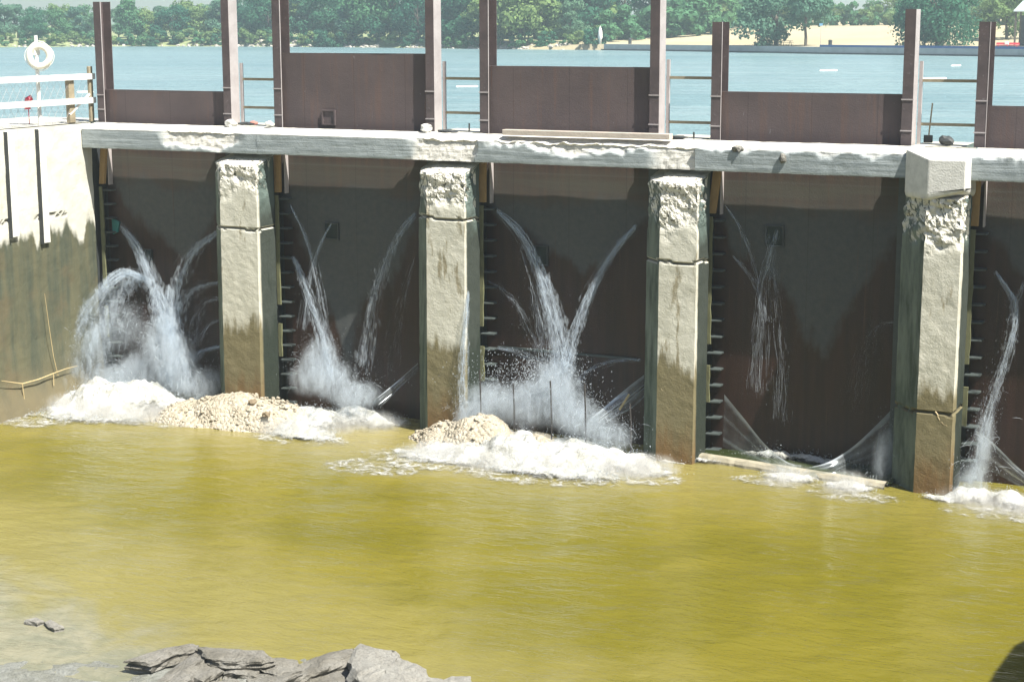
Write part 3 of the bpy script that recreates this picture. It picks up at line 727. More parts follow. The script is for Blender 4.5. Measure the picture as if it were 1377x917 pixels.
# ------------------------------------------------------------------ lower pool, apron, rock
def wave(x, y):
    u = x * .9 + y * .44; v = -x * .44 + y * .9
    return .022 * mn.noise(Vector((u * .55, v * 1.25, 0))) + .016 * mn.noise(Vector((u * 1.3, v * 2.9, 3))) + .03 * mn.noise(Vector((u * .18, v * .3, 7)))
mb = MB(); nx_, ny_ = 330, 230; X0, X1, Y0, Y1 = -6.2, 31.0, -24.0, .99
for j in range(ny_ + 1):
    for i in range(nx_ + 1):
        x = X0 + (X1 - X0) * i / nx_; y = Y0 + (Y1 - Y0) * j / ny_
        mb.v.append((x, y, POOL + wave(x, y)))
for j in range(ny_):
    for i in range(nx_):
        q = j * (nx_ + 1) + i; mb.f.append((q, q + 1, q + nx_ + 2, q + nx_ + 1))
o = mb.build('pool_water', M['pool'], smooth=True); o['kind'] = 'structure'
b = MB(); b.box(-80, 80, -90, 3, -12, -9.2); o = b.build('river_bed', M['shelf']); o['kind'] = 'structure'
b = MB(); b.box(-80, 80, -90, -24.01, -9.1, POOL - .01); o = b.build('pool_water_beyond', M['pool']); o['kind'] = 'structure'
# concrete sill in the fourth and fifth bays
def sill(x0, x1, ya, yb, lab):
    mb = MB(); n = int((x1 - x0) / .06); vs = []; cr = []
    for i in range(n + 1):
        x = x0 + (x1 - x0) * i / n; y = ya + (yb - ya) * i / n; e = .05 * fbm((x, 0, 0), 2.0, 3)
        for (dy, z) in ((-.16 + e, -8.3), (-.13 + e, -7.94), (-.07 + e, -7.855 + .02 * nz((x, 1, 0), 3)), (.10 + e * .5, -7.845), (.22, -7.87), (.24, -8.3)): mb.v.append((x, y + dy, z)); cr.append(0)
    for i in range(n):
        for k2 in range(6): mb.f.append((i * 6 + k2, (i + 1) * 6 + k2, (i + 1) * 6 + (k2 + 1) % 6, i * 6 + (k2 + 1) % 6))
    tag(mb.build('apron_sill', simple('sill_concrete', (.34, .31, .23), .8, .45, 3, .5), origin=(x0, ya, -8.2)), lab, 'sill')
sill(13.4, 19.0, .22, -.62, 'thin pale concrete sill edging the pool between third and fourth piers')
sill(20.6, 24, -.5, -.9, 'thin pale concrete sill at the foot of the rightmost gate')

b = MB(); mbv = []
for j in range(13):
    for i in range(60): x = 13.5 + 5.6 * i / 59; y0_ = .35 - .84 * (x - 13.4) / 5.6; y = y0_ + (.985 - y0_) * j / 12; b.v.append((x, y, -7.885 + .3 * wave(x * 2, y * 2)))
for j in range(12):
    for i in range(59): q = j * 60 + i; b.f.append((q, q + 1, q + 61, q + 60))
o = b.build('pool_water_behind_sill', simple('clear_green_water', (.030, .042, .012), .06, .2, 3, .25), smooth=True); o['kind'] = 'structure'
def heap(name, bumps, mat, lab, cat, step=.055, emax=1.0, rough=.08, kind='stuff', lim=.02, seed=0.0, extra=None):
    """height field made of soft bumps (x, y, rx, ry, h)"""
    xs = [q[0] - q[2] * 1.3 for q in bumps] + [q[0] + q[2] * 1.3 for q in bumps]; ysx = [q[1] - q[3] * 1.3 for q in bumps] + [q[1] + q[3] * 1.3 for q in bumps]
    x0, x1, y0, y1 = min(xs), max(xs), min(ysx), min(.97, max(ysx)); nx_ = int((x1 - x0) / step); ny_ = int((y1 - y0) / step)
    hv = {}; idx = {}; mb = MB(); ed = []
    for j in range(ny_ + 1):
        for i in range(nx_ + 1):
            x = x0 + i * step; y = y0 + j * step; h = 0; e = 0
            for (bx, by, rx, ry, hh) in bumps:
                d = math.hypot((x - bx) / rx, (y - by) / ry)
                k2 = max(0, 1 - d * d); h += hh * k2 * (2 - k2) * .75 if hh > 0 else 0; e = max(e, k2)
            n_ = fbm((x, y, seed), 1.6, seed, 4)
            h = h * ((.74 + .22 * n_) if mat is M['foam'] else 1 + .10 * n_) + rough * n_ * min(1, e * 3) + .012
            if mat is M['foam']: h += .05 * abs(fbm((x, y, seed), 5.0, seed, 3)) * min(1, e * 2)
            hv[i, j] = (x, y, h, min(e, emax) + .12 * n_)
    for j in range(ny_):
        for i in range(nx_):
            qs = [(i, j), (i + 1, j), (i + 1, j + 1), (i, j + 1)]
            if max(hv[q][3] for q in qs) < lim: continue
            f = []
            for q in qs:
                if q not in idx:
                    idx[q] = len(mb.v); x, y, h, e = hv[q]; mb.v.append((x, y, POOL + (h if mat is M['foam'] else h - .10) + wave(x, y) * .5)); ed.append(min(1, max(0, e)))
                f.append(idx[q])
            mb.f.append(tuple(f))
    mb.at = {'edge': ed}
    nf = len(mb.f)
    if mat is M['foam'] and emax == 1.0:
        keys = [q for q in hv if hv[q][3] > .12]
        for _ in range(int(len(keys) * 1.1)):
            x, y, h, e = hv[random.choice(keys)]; up = random.expovariate(1 / .055) * (.4 + e); r_ = U(.004, .022) * (1 if R() < .9 else 1.8)
            x += G(0, .05); y += G(0, .05)
            if y > .9: continue
            c = Vector((x, y, POOL + max(h, 0) + up)); k = [Vector((G(0, 1), G(0, 1), G(0, 1))).normalized() * r_ for _ in range(4)]
            mb.add([c + v for v in k], [(0, 1, 2), (0, 3, 1), (1, 3, 2), (2, 3, 0)])
    if extra: extra(mb)
    ed += [1.0] * (len(mb.v) - len(ed))
    o = mb.build(name, mat, smooth=True)
    if mat is M['foam']:
        o.data.materials.append(M['drop']); o.data.polygons.foreach_set('material_index', [0 if k < nf else 1 for k in range(len(mb.f))])
    return tag(o, lab, cat, kind=kind)
def pebbles(spots, n, r0, r1):
    def fn(mb):
        for _ in range(n):
            (bx, by, rx, ry, h) = random.choice(spots); a = U(0, 6.28); d = math.sqrt(R()) * .95
            x = bx + rx * d * math.cos(a); y = by + ry * d * math.sin(a)
            if y > .7: continue
            z = POOL - .10
            for (qx, qy, qrx, qry, hh) in spots:
                dd = math.hypot((x - qx) / qrx, (y - qy) / qry); k2 = max(0, 1 - dd * dd); z += hh * k2 * (2 - k2) * .75
            r = U(r0, r1) * (1 if R() < .85 else 1.6)
            mb.ico((x, y, z + r * .4), r, 1, (U(.8, 1.3), U(.8, 1.3), U(.5, .9)), .3, R() * 50)
    return fn
H1 = [(.0, -1.3, 1.5, 1.4, .42), (1.3, -1.1, 1.7, 1.4, .58), (-1.0, -1.6, 1.2, 1.0, .22), (2.2, -1.2, 1.4, 1.1, .38)]
heap('gravel_heap', H1, M['gravel'], 'heap of pale gravel and stones at the foot of the first pier', 'gravel', extra=pebbles(H1, 520, .018, .055), seed=2.0, rough=.03)
H2 = [(8.0, -1.2, 1.3, 1.2, .60), (9.3, -1.0, 1.8, 1.3, .62), (6.9, -.7, .8, .7, .32)]
heap('gravel_heap', H2, M['gravel'], 'gravel bar half under white water before the second pier', 'gravel', extra=pebbles(H2, 260, .02, .055), seed=9.0, rough=.06)
for (px, py, r, lab) in ((340, 541, .12, 'largest brown stone on the gravel heap'), (358, 557, .10, 'brown stone right of the largest one on the gravel heap'), (320, 565, .09, 'dark brown stone low on the gravel heap'),
                         (331, 575, .08, 'brown stone at the water edge of the gravel heap'), (311, 542, .07, 'brown stone on the left crest of the gravel heap')):
    p = atY(px, py, -1.6 if py < 550 else -2.0); b = MB(); b.ico((p.x, p.y, p.z), r, 2, (1.2, 1, .75), .5, px * .3); tag(b.build('loose_stone', M['brown'], origin=p), lab, 'stone')
# foam
heap('foam', [(-3.6, -.9, 1.7, 1.5, .55), (-2.6, -1.4, 1.9, 1.2, .50), (-4.2, -1.8, 1.2, 1.2, .22), (-1.6, -1.0, 1.2, 1.2, .25), (-3.2, -2.4, 2.6, 1.3, .06)], M['foam'], 'white foam boiling below the leftmost gate', 'foam', seed=4.0, rough=.075)
heap('foam', [(3.6, -.3, 1.3, 1.1, .40), (3.1, -1.2, 1.2, .9, .35), (4.6, .1, 1.2, .8, .12), (3.6, -2.0, 1.3, .7, .05)], M['foam'], 'white foam below the tallest raised gate', 'foam', seed=14.0, rough=.075)
heap('foam', [(10.6, -1.3, 2.0, 1.4, .52), (9.0, -1.7, 1.9, 1.2, .42), (12.3, -1.2, 1.4, 1.1, .22), (11, -2.5, 2.6, 1.0, .10), (8.3, -2.5, 1.9, .9, .04), (13.2, -1.6, 1.0, .6, .04)], M['foam'], 'broad mound of white foam between second and third piers', 'foam', seed=24.0, rough=.08)
heap('foam', [(16.7, -.75, .9, .35, .12), (18.2, -.9, .8, .35, .10), (14.1, .05, .9, .35, .14), (13.6, -.35, .6, .3, .05)], M['foam'], 'small foam patches along the sill of the fourth gate', 'foam', seed=34.0, rough=.06)
heap('foam', [(21.3, -.75, .9, .5, .36), (22.3, -.9, 1.0, .5, .22), (20.6, -1.0, .8, .35, .08)], M['foam'], 'white foam at the foot of the rightmost gate', 'foam', seed=44.0, rough=.1)
heap('foam', [(16.4, .75, 2.0, .25, .36)], M['foam'], 'thin line of white bubbles along the bottom of the fourth gate', 'foam', seed=54.0, rough=.06, step=.05)

heap('foam', [(-3.6, -2.5, 2.2, 1.4, .02), (-1.5, -2.3, 2.4, 1.0, .02), (-4.2, -3.6, 1.6, 1.2, .02)], M['foam'], 'lacy foam drifting off the leftmost white water', 'foam', seed=64.0, rough=.01, emax=.42)
heap('foam', [(10.6, -2.9, 3.0, 1.3, .02), (8.2, -2.9, 2.6, 1.1, .02), (13.2, -2.2, 1.6, .8, .02), (7.0, -4.2, 1.6, .9, .02)], M['foam'], 'lacy foam drifting off the broad white mound', 'foam', seed=74.0, rough=.01, emax=.42)
heap('foam', [(16.6, -1.2, 1.6, .5, .02), (18.4, -1.6, 1.4, .7, .02), (3.7, -2.4, 1.8, .8, .02), (22, -1.7, 1.8, .6, .02)], M['foam'], 'thin scattered foam flecks along the toe of the dam', 'foam', seed=84.0, rough=.01, emax=.40)
# ------------------------------------------------------------------ falling water
def cat(pts, t):
    n = len(pts) - 1; t = max(0, min(n - 1e-6, t * n)); i = int(t); f = t - i
    p0 = pts[max(i - 1, 0)]; p1 = pts[i]; p2 = pts[i + 1]; p3 = pts[min(i + 2, n)]
    return .5 * ((2 * p1) + (p2 - p0) * f + (2 * p0 - 5 * p1 + 4 * p2 - p3) * f * f + (3 * p1 - p0 - 3 * p2 + p3) * f ** 3)
def jet(path, w0, w1, n, lab, r=.010, Ln=(.10, .28), fade=.0, drops=.25):
    """a jet as strands that wander apart, each strand a run of short broken filaments"""
    pts = [atY(x, y, Y) for (x, y, Y) in path]; mb = MB(); nd = int(n * drops * 1.0); r *= .55; nn = int(n * 2.0)
    ns = max(7, int(n ** .5 * 1.3)); sd = len(lab) * 1.37 + path[0][0]
    strands = [(G(0, .95), G(0, .6), G(0, 1), U(0, 99), U(.35, 1) if R() < .8 else 1.2) for _ in range(ns)]
    def at(t, st):
        a, bb, g_, o, _ = st; w = w0 + (w1 - w0) * t ** 1.15; p = cat(pts, t); d = cat(pts, min(1, t + .02)) - cat(pts, max(0, t - .02)); d.normalize()
        s1 = d.cross(Vector((0, 1, 0))); s1 = s1.normalized() if s1.length > .1 else Vector((1, 0, 0))
        a += .9 * mn.noise(Vector((t * 3.2, o, 0))) + .35 * mn.noise(Vector((t * 11, o, 5))); bb += .5 * mn.noise(Vector((t * 3, o, 9)))
        return p + s1 * (a * w) + Vector((0, bb * w, -abs(g_) * w * .9 * t))
    for q_ in range(nn):
        st = random.choice(strands); t0 = R() ** (1.0 + fade); L = U(*Ln) * (.5 if R() < .5 else .10); t1 = min(1, t0 + L)
        if mn.noise(Vector((t0 * 6, st[3], 2))) < -.18: continue
        off = Vector((G(0, .28), G(0, .28), G(0, .28))) * (w0 + (w1 - w0) * t0) * .8
        thin = st[4] * (1 - .55 * t0)
        q = []; rr = []
        for k2 in range(4):
            t = t0 + (t1 - t0) * k2 / 3; q.append(at(t, st) + off); rr.append(max(.0015, r * thin * U(.5, 1.2) * (.25, 1, .9, .15)[k2]))
        mb.tube(q, rr, 3, False)
    for _ in range(nd):
        t = R(); w = (w0 + (w1 - w0) * t) * 1.8; p = cat(pts, t) + Vector((G(0, w), G(0, w * .7), G(0, w) - w * .5)); z_ = U(.004, .009)
        mb.add([p + Vector((z_, 0, -z_)), p + Vector((-z_, z_, -z_)), p + Vector((-z_, -z_, -z_)), p + Vector((0, 0, z_ * 1.6))], [(0, 1, 2), (0, 3, 1), (1, 3, 2), (2, 3, 0)])
    nf = len(mb.f)
    for _ in range(int(n * .42) if n >= 450 else 0):
        st = random.choice(strands); t = R() ** (1 + fade); w = w0 + (w1 - w0) * t
        mb.ico(at(t, st) + Vector((G(0, .3), G(0, .2), G(0, .3))) * w, U(.5, 1.1) * w * .45 + .015, 1, (.7, .7, 1.7), .25, R() * 60)
    o = mb.build('water_jet', M['streak'], origin=pts[0]); o.data.materials.append(M['veil'])
    o.data.polygons.foreach_set('material_index', [0 if k < nf else 1 for k in range(len(mb.f))]); o.data.polygons.foreach_set('use_smooth', [k >= nf for k in range(len(mb.f))])
    return tag(o, lab, 'water jet', 'jets leaking round the gates')
D = .93
jet([(162, 303, D), (185, 334, .75), (208, 385, .5), (224, 440, .2), (234, 500, -.2)], .035, .26, 1500, 'strong white jet from the upper left corner of the leftmost gate', fade=-.25)
jet([(293, 313, D), (268, 331, .8), (247, 362, .6), (233, 410, .4), (226, 450, .2)], .05, .22, 650, 'arching jet from the upper right side of the leftmost gate')
jet([(205, 380, .8), (180, 370, .5), (162, 368, .2), (138, 388, -.2), (112, 425, -.5), (88, 470, -.8), (66, 515, -1.1)], .05, .16, 1300, 'big arching jet that spouts left against the side wall', fade=.1)
jet([(190, 372, .8), (165, 380, .5), (140, 415, .1), (120, 460, -.3), (105, 512, -.7)], .12, .42, 800, 'thin veil of water hanging under the big left arch', r=.007)
jet([(296, 380, D), (268, 386, .8), (246, 406, .6), (234, 440, .4), (228, 480, .2)], .025, .20, 450, 'middle jet from the right side of the leftmost gate')
jet([(297, 402, D), (278, 406, .8), (266, 425, .7), (258, 460, .5)], .02, .14, 230, 'short thin jet below the middle right jet of the leftmost gate')
jet([(298, 465, D), (272, 472, .8), (248, 490, .5), (225, 505, .2)], .03, .15, 420, 'low jet at the lower right of the leftmost gate')
jet([(297, 430, D), (282, 436, .8), (268, 455, .7), (252, 490, .5)], .02, .10, 160, 'faint jet above the lowest right jet of the leftmost gate')
jet([(228, 385, .6), (232, 430, .4), (238, 480, .1), (240, 515, -.1)], .12, .30, 700, 'falling white column in the middle of the leftmost gate')
# second gate
jet([(390, 275, D), (408, 312, .85), (421, 350, .7), (432, 400, .5), (440, 460, .2)], .012, .10, 320, 'thin jet from the upper left of the tallest raised gate', fade=.3)
jet([(446, 300, D), (434, 322, .85), (423, 350, .75), (415, 385, .6), (408, 440, .4)], .015, .10, 320, 'jet from the dark pocket of the tallest raised gate')
jet([(394, 345, D), (408, 378, .75), (424, 420, .5), (436, 462, .2), (444, 505, -.1)], .03, .17, 800, 'main jet on the left side of the tallest raised gate')
jet([(559, 287, D), (536, 318, .8), (516, 362, .6), (502, 415, .45), (492, 485, .3)], .04, .17, 480, 'wide faint jet from the upper right of the tallest raised gate', r=.008)
jet([(557, 345, D), (545, 390, .85), (534, 440, .8), (528, 490, .7)], .02, .15, 120, 'faintest trickle near the right side of the tallest raised gate', r=.006)
# third gate
jet([(668, 283, D), (698, 312, .85), (720, 350, .7), (737, 395, .5), (750, 440, .3), (760, 490, 0)], .025, .18, 1200, 'strong jet from the upper left of the gate behind the plank', fade=-.1)
jet([(856, 303, D), (828, 335, .85), (803, 375, .7), (783, 420, .5), (768, 462, .3), (756, 505, 0)], .03, .12, 800, 'straight jet from the upper right of the gate behind the plank')
jet([(655, 378, D), (676, 390, .85), (700, 418, .7), (722, 470, .5)], .03, .12, 160, 'faint low arc at the left of the gate behind the plank', r=.006)
jet([(668, 468, D), (698, 474, .75), (728, 490, .5), (752, 520, .2)], .02, .10, 260, 'flat jet from the lower left of the gate behind the plank')
jet([(863, 484, D), (828, 486, .8), (798, 495, .6), (775, 515, .4)], .015, .07, 200, 'flat jet from the lower right of the gate behind the plank')
jet([(725, 370, .75), (728, 420, .6), (733, 470, .4), (740, 530, .1)], .10, .26, 420, 'ragged veil under the strong jet of the gate behind the plank', r=.007)
jet([(630, 392, -.3), (626, 430, -.42), (623, 480, -.5), (622, 520, -.55), (624, 570, -.6)], .03, .12, 500, 'narrow fall of water down the right edge of the second pier')
# fourth gate
jet([(975, 276, D), (994, 305, .88), (1008, 338, .8), (1020, 380, .7)], .012, .05, 160, 'thin jet from the upper left of the fourth gate', r=.007)
jet([(984, 343, D), (1004, 365, .85), (1020, 392, .75), (1030, 430, .6)], .015, .07, 170, 'thin lower jet at the left of the fourth gate', r=.007)
jet([(1046, 308, D), (1036, 345, .85), (1026, 385, .75), (1022, 440, .6), (1018, 520, .5)], .035, .14, 320, 'trickling jet out of the pocket of the fourth gate', r=.007)
jet([(1030, 310, D), (1036, 345, .88), (1042, 400, .8), (1050, 480, .7), (1052, 560, .6)], .03, .16, 180, 'faint trickle falling below the pocket of the fourth gate', r=.006)
jet([(1203, 434, D), (1180, 442, .85), (1165, 475, .75), (1150, 540, .6)], .04, .22, 130, 'very faint wisp at the right side of the fourth gate', r=.006)
# fifth gate
jet([(1338, 366, D), (1356, 392, .85), (1364, 412, .75), (1360, 450, .6), (1345, 500, .4), (1325, 560, .1), (1305, 640, -.2)], .02, .10, 520, 'jet breaking up in front of the rightmost gate', r=.009, drops=.8)
jet([(1385, 370, D), (1372, 395, .85), (1364, 430, .7)], .02, .08, 160, 'jet entering from the right edge of the photo')

# smooth clear sheets squirting from the bottom seals
def sheet(A, B, lab, sag=.25, nfan=14, wd=(.05, .35)):
    a = [atY(*p) for p in A]; c = [atY(*p) for p in B]; mb = MB(); ln = []; n = 22
    for i in range(n + 1):
        t = i / n; p = cat(a, t); q = cat(c, t)
        for k2 in range(nfan + 1):
            s = k2 / nfan; v = p.lerp(q, s); v = v + Vector((0, .04 * math.sin(s * 9 + t * 2) * t, 0)); mb.v.append(v)
            ln.append(max(1.0 * math.exp(-(s / .08) ** 2), .9 * max(0, nz((s * 11, 0, 0), 1, len(lab)))) * (1 - .3 * s) * (1 - .85 * sstep(.7, 1, t)) + .14 * (1 - sstep(.8, 1, t)))
    for i in range(n):
        for k2 in range(nfan):
            q = i * (nfan + 1) + k2; mb.f.append((q, q + 1, q + nfan + 2, q + nfan + 1))
    mb.at = {'line': ln}
    tag(mb.build('water_sheet', M['sheet'], origin=a[0], smooth=True), lab, 'water sheet', 'clear sheets of water from the bottom seals')
sheet([(562, 488, D), (545, 503, .5), (525, 520, .1), (500, 540, -.4)], [(562, 500, D), (548, 512, .5), (530, 530, .1), (512, 548, -.4)], 'narrow glossy sheet of water at the lower right of the tallest gate')
sheet([(866, 504, D), (845, 520, .6), (815, 545, .2), (790, 566, -.2)], [(866, 535, D), (850, 550, .6), (830, 560, .2), (805, 575, -.2)], 'glossy sheet of water at the lower right of the gate behind the plank')
sheet([(974, 530, D), (1000, 562, .6), (1028, 597, .2), (1056, 620, -.3), (1080, 628, -.5)], [(972, 600, D), (995, 612, .6), (1020, 620, .2), (1045, 630, -.3), (1066, 638, -.5)], 'clear fan of water at the lower left of the fourth gate')
sheet([(1204, 545, D), (1178, 572, .6), (1145, 602, .2), (1112, 622, -.3), (1084, 629, -.5)], [(1204, 640, D), (1180, 645, .6), (1150, 640, .2), (1125, 640, -.3), (1090, 640, -.5)], 'clear fan of water at the lower right of the fourth gate')
sheet([(1312, 578, D), (1335, 595, .6), (1365, 625, .2), (1400, 655, -.2)], [(1312, 628, D), (1335, 635, .6), (1360, 648, .2), (1395, 668, -.2)], 'clear fan of water at the lower left of the rightmost gate')

# spray: droplets and a drifting volume of mist
def mist_mat(P, cs, strength, col=(.82, .91, .99)):
    m = bpy.data.materials.new('spray_mist'); m.use_nodes = True; t = NT.__new__(NT); t.m = m; t.t = m.node_tree; t.t.nodes.clear()
    t.out = t.t.nodes.new('ShaderNodeOutputMaterial'); t.geo = t.t.nodes.new('ShaderNodeNewGeometry'); t.pos = t.geo.outputs['Position']
    tot = None
    for p, (_, _, _, sx, sz) in zip(P, cs):
        d = t.n('ShaderNodeVectorMath', operation='SUBTRACT'); t.put(d.inputs[0], t.pos); d.inputs[1].default_value = p
        q = t.scale(d.outputs[0], (1 / (sx * 1.7), 1 / .85, 1 / (sz * 2.15)))
        l = t.n('ShaderNodeVectorMath', operation='LENGTH'); t.put(l.inputs[0], q)
        g = t.mapr(l.outputs['Value'], 1.15, .0); tot = g if tot is None else t.math('ADD', tot, g)
    n = t.noise(1.0, 6, .72, t.scale(t.pos, (4.2, 4.2, 1.9)), .9)
    den = t.math('MULTIPLY', t.math('MULTIPLY', tot, t.mapr(n, .40, .64)), strength * 2.9)
    v = t.n('ShaderNodeVolumePrincipled'); v.inputs['Color'].default_value = (*col, 1); v.inputs['Anisotropy'].default_value = .2
    t.put(v.inputs['Density'], den); t.link(v.outputs[0], t.out.inputs['Volume']); return m
def spray(cs, nd, npf, lab, pr=(.14, .40), ds=(.003, .009)):
    mb = MB()
    for _ in range(nd):
        (x, y, Y, sx, sz) = random.choice(cs); p = atY(x, y, Y) + Vector((G(0, sx), G(0, .35), G(0, sz))); s = U(*ds)
        if p.z < POOL or p.y > .95: continue
        mb.add([p + Vector((s, 0, -s)), p + Vector((-s, s, -s)), p + Vector((-s, -s, -s)), p + Vector((0, 0, s * 1.8))], [(0, 1, 2), (0, 3, 1), (1, 3, 2), (2, 3, 0)])
    for _ in range(int(nd / 18)):
        (x, y, Y, sx, sz) = random.choice(cs); p = atY(x, y, Y) + Vector((G(0, sx * .6), G(0, .2), -sz * U(.2, 1.3)))
        if p.z < POOL + .1: p.z = POOL + .1
        v = Vector((G(0, .9), G(-.5, .5), U(1.2, 3.4) * (.6 + sz))); t0 = U(.05, .35); q = []
        for k in range(4):
            tt = t0 + k * .045; q.append(p + v * tt + Vector((0, 0, -4.9 * tt * tt)))
        if max(a.y for a in q) > .95: continue
        mb.tube(q, [.001, U(.002, .006), U(.002, .005), .001], 3, False)
    t = mb.build('spray', M['drop']); tag(t, lab + ', of fine white droplets', 'spray', kind='stuff')
    if not npf: return
    mb = MB()
    P = [atY(x, y, Y) - Vector((0, 0, .26)) for (x, y, Y, _, _) in cs]
    x0, x1 = min(p.x - 2.2 * q[3] for p, q in zip(P, cs)), max(p.x + 2.2 * q[3] for p, q in zip(P, cs))
    z1 = max(p.z + 2.4 * q[4] for p, q in zip(P, cs)); yc = sum(p.y for p in P) / len(P)
    y0, y1 = yc - 1.1, min(.93, yc + 1.1)
    mb.box(x0, x1, y0, y1, POOL - .1, z1)
    o = mb.build('mist', mist_mat(P, cs, npf)); tag(o, lab + ', of soft white mist', 'mist', kind='stuff')
spray([(190, 490, -.2, .45, .35), (235, 480, -.1, .35, .45), (270, 505, .1, .45, .25), (160, 500, -.4, .5, .25), (215, 450, 0, .3, .4)], 3600, 2.4, 'spray below the leftmost gate')
spray([(100, 480, -.7, .35, .5), (130, 450, -.4, .35, .5), (170, 430, 0, .4, .4)], 2200, .5, 'spray under the left arch')
spray([(420, 495, -.1, .35, .25), (450, 500, -.1, .35, .28), (480, 520, -.3, .4, .2), (430, 470, .1, .25, .3)], 2400, 2.2, 'spray below the tallest raised gate')
spray([(660, 530, -.2, .45, .3), (710, 530, -.3, .5, .32), (750, 525, -.2, .45, .35), (775, 545, -.3, .35, .25), (640, 550, -.5, .3, .3), (745, 500, 0, .4, .3)], 5200, 2.2, 'spray before the gate behind the plank')
spray([(825, 575, -.6, .35, .18), (800, 560, -.5, .4, .25)], 1200, .9, 'spray left of the third pier')
spray([(1190, 600, .1, .15, .4), (1170, 645, -.4, .4, .08), (1075, 640, -.5, .4, .06)], 700, 1.0, 'spray left of the fourth pier')
spray([(1310, 630, -.4, .25, .2), (1325, 580, .1, .12, .4)], 900, 1.0, 'spray at the rightmost gate')
spray([(690, 505, -.3, .7, .35), (740, 500, -.3, .6, .3)], 900, 0, 'spray leaping above the foam mound', ds=(.006, .014))

# low churned haze where the white water meets the pool
def churn(cs, dens, lab):
    P = [Vector((x, y, POOL + .10)) for (x, y, _, _) in cs]; c4 = [(0, 0, 0, sx, .16) for (_, _, sx, _) in cs]
    mb = MB(); mb.box(min(c[0] - 2 * c[2] for c in cs), max(c[0] + 2 * c[2] for c in cs), min(c[1] for c in cs) - 1.0, min(.9, max(c[1] for c in cs) + 1.0), POOL - .08, POOL + .55)
    tag(mb.build('mist', mist_mat(P, c4, dens, (.95, .95, .93))), lab, 'mist', kind='stuff')
churn([(-4.3, -2.0, .7, 0), (-3.2, -2.5, .8, 0), (-2.0, -2.4, .8, 0), (-1.2, -1.9, .5, 0)], 2.2, 'low churned haze along the front of the leftmost foam')
churn([(3.0, -1.9, .6, 0), (4.0, -1.2, .6, 0), (4.9, -.3, .5, 0)], 2.0, 'low churned haze along the front of the foam below the tallest gate')
churn([(8.2, -2.6, .8, 0), (9.6, -2.7, .9, 0), (11.2, -2.5, .9, 0), (12.6, -2.1, .8, 0), (13.4, -1.6, .5, 0)], 2.2, 'low churned haze along the front of the broad foam mound')
churn([(16.7, -1.0, .4, 0), (18.2, -1.1, .4, 0), (21.4, -1.1, .7, 0), (22.4, -1.3, .7, 0)], 1.6, 'low churned haze along the right hand sill')
# rebar rods standing in the third bay
for (px, y0, y1, lab) in ((645, 497, 556, 'thin dark rod in the third bay, nearest the second pier'), (690, 515, 569, 'thin dark rod, second from the second pier in the third bay'), (740, 512, 577, 'thin dark rod in the middle of the white spray of the third bay'),
                          (786, 515, 566, 'thin dark rod in the third bay left of the glossy water sheet'), (847, 543, 582, 'short dark rod beside the third pier')):
    Y = -.75 if px < 800 else -.2
    a = atY(px + 2, y1, Y); c = atY(px, y0, Y); a.z = min(a.z, -7.6)
    b = MB(); b.tube([a - Vector((0, 0, .4)), a.lerp(c, .5) + Vector((.008, 0, 0)), c], .022, 6); tag(b.build('steel_rod', M['rebar'], origin=a), lab, 'rod', 'rods standing in the third bay')
# stick in the last sheet of bay three, dry branch at the wall
a = atY(833, 551, .0); c = atY(846, 530, .2); b = MB(); b.tube([a, c], .03, 6); tag(b.build('driftwood_stick', M['twig'], origin=a), 'pale stick leaning in the water beside the third pier', 'stick')
b = MB(); q = [atX(x, y, -4.93) for x, y in ((2, 512), (30, 516), (52, 510), (72, 502), (88, 496), (104, 492))]; b.tube(q, [.008, .018, .017, .015, .012, .007], 6)
q2 = [atX(x, y, -4.97) for x, y in ((60, 395), (66, 440), (72, 480), (78, 505))]; b.tube(q2, [.006, .010, .012, .011], 6)
b.tube([q[1], q[1] + Vector((0, .05, -.5))], .015, 5); b.tube([q[3], q[3] + Vector((.03, -.05, -.35))], .012, 5)
tag(b.build('dead_branch', M['twig'], origin=q[0]), 'dry forked branch lying against the stained side wall', 'branch')

# ------------------------------------------------------------------ foreground rock
mb = MB(); nx_, ny_ = 150, 110; A0 = Vector((4.0, -17.5)); 
for j in range(ny_ + 1):
    for i in range(nx_ + 1):
        u = -2 + 16.5 * i / nx_; v = -3.5 + 5.6 * j / ny_      # along / across the view, metres
        x = 7.0 + u * .9 - v * .44; y = -17.2 + u * .44 + v * .9
        d = (v - .35 + .10 * u) + .55 * fbm((u * .5, v * .7, 0), 1, 2, 3)     # grows towards the lake side
        h = -.062 - .16 * sstep(-.6, 1.6, d) + .07 * math.floor(2.2 * fbm((u * .35, v * .9, 4), 1, 5, 3)) * .5 + .04 * fbm((u, v, 0), 2.2, 7, 3)
        h += .10 * sstep(-.2, -2.2, d) - .5 * sstep(6.5, 8.5, u)
        mb.v.append((x, y, POOL + h))
for j in range(ny_):
    for i in range(nx_):
        q = j * (nx_ + 1) + i; mb.f.append((q, q + 1, q + nx_ + 2, q + nx_ + 1))
o = mb.build('rock_shelf', M['shelf']); o['kind'] = 'structure'
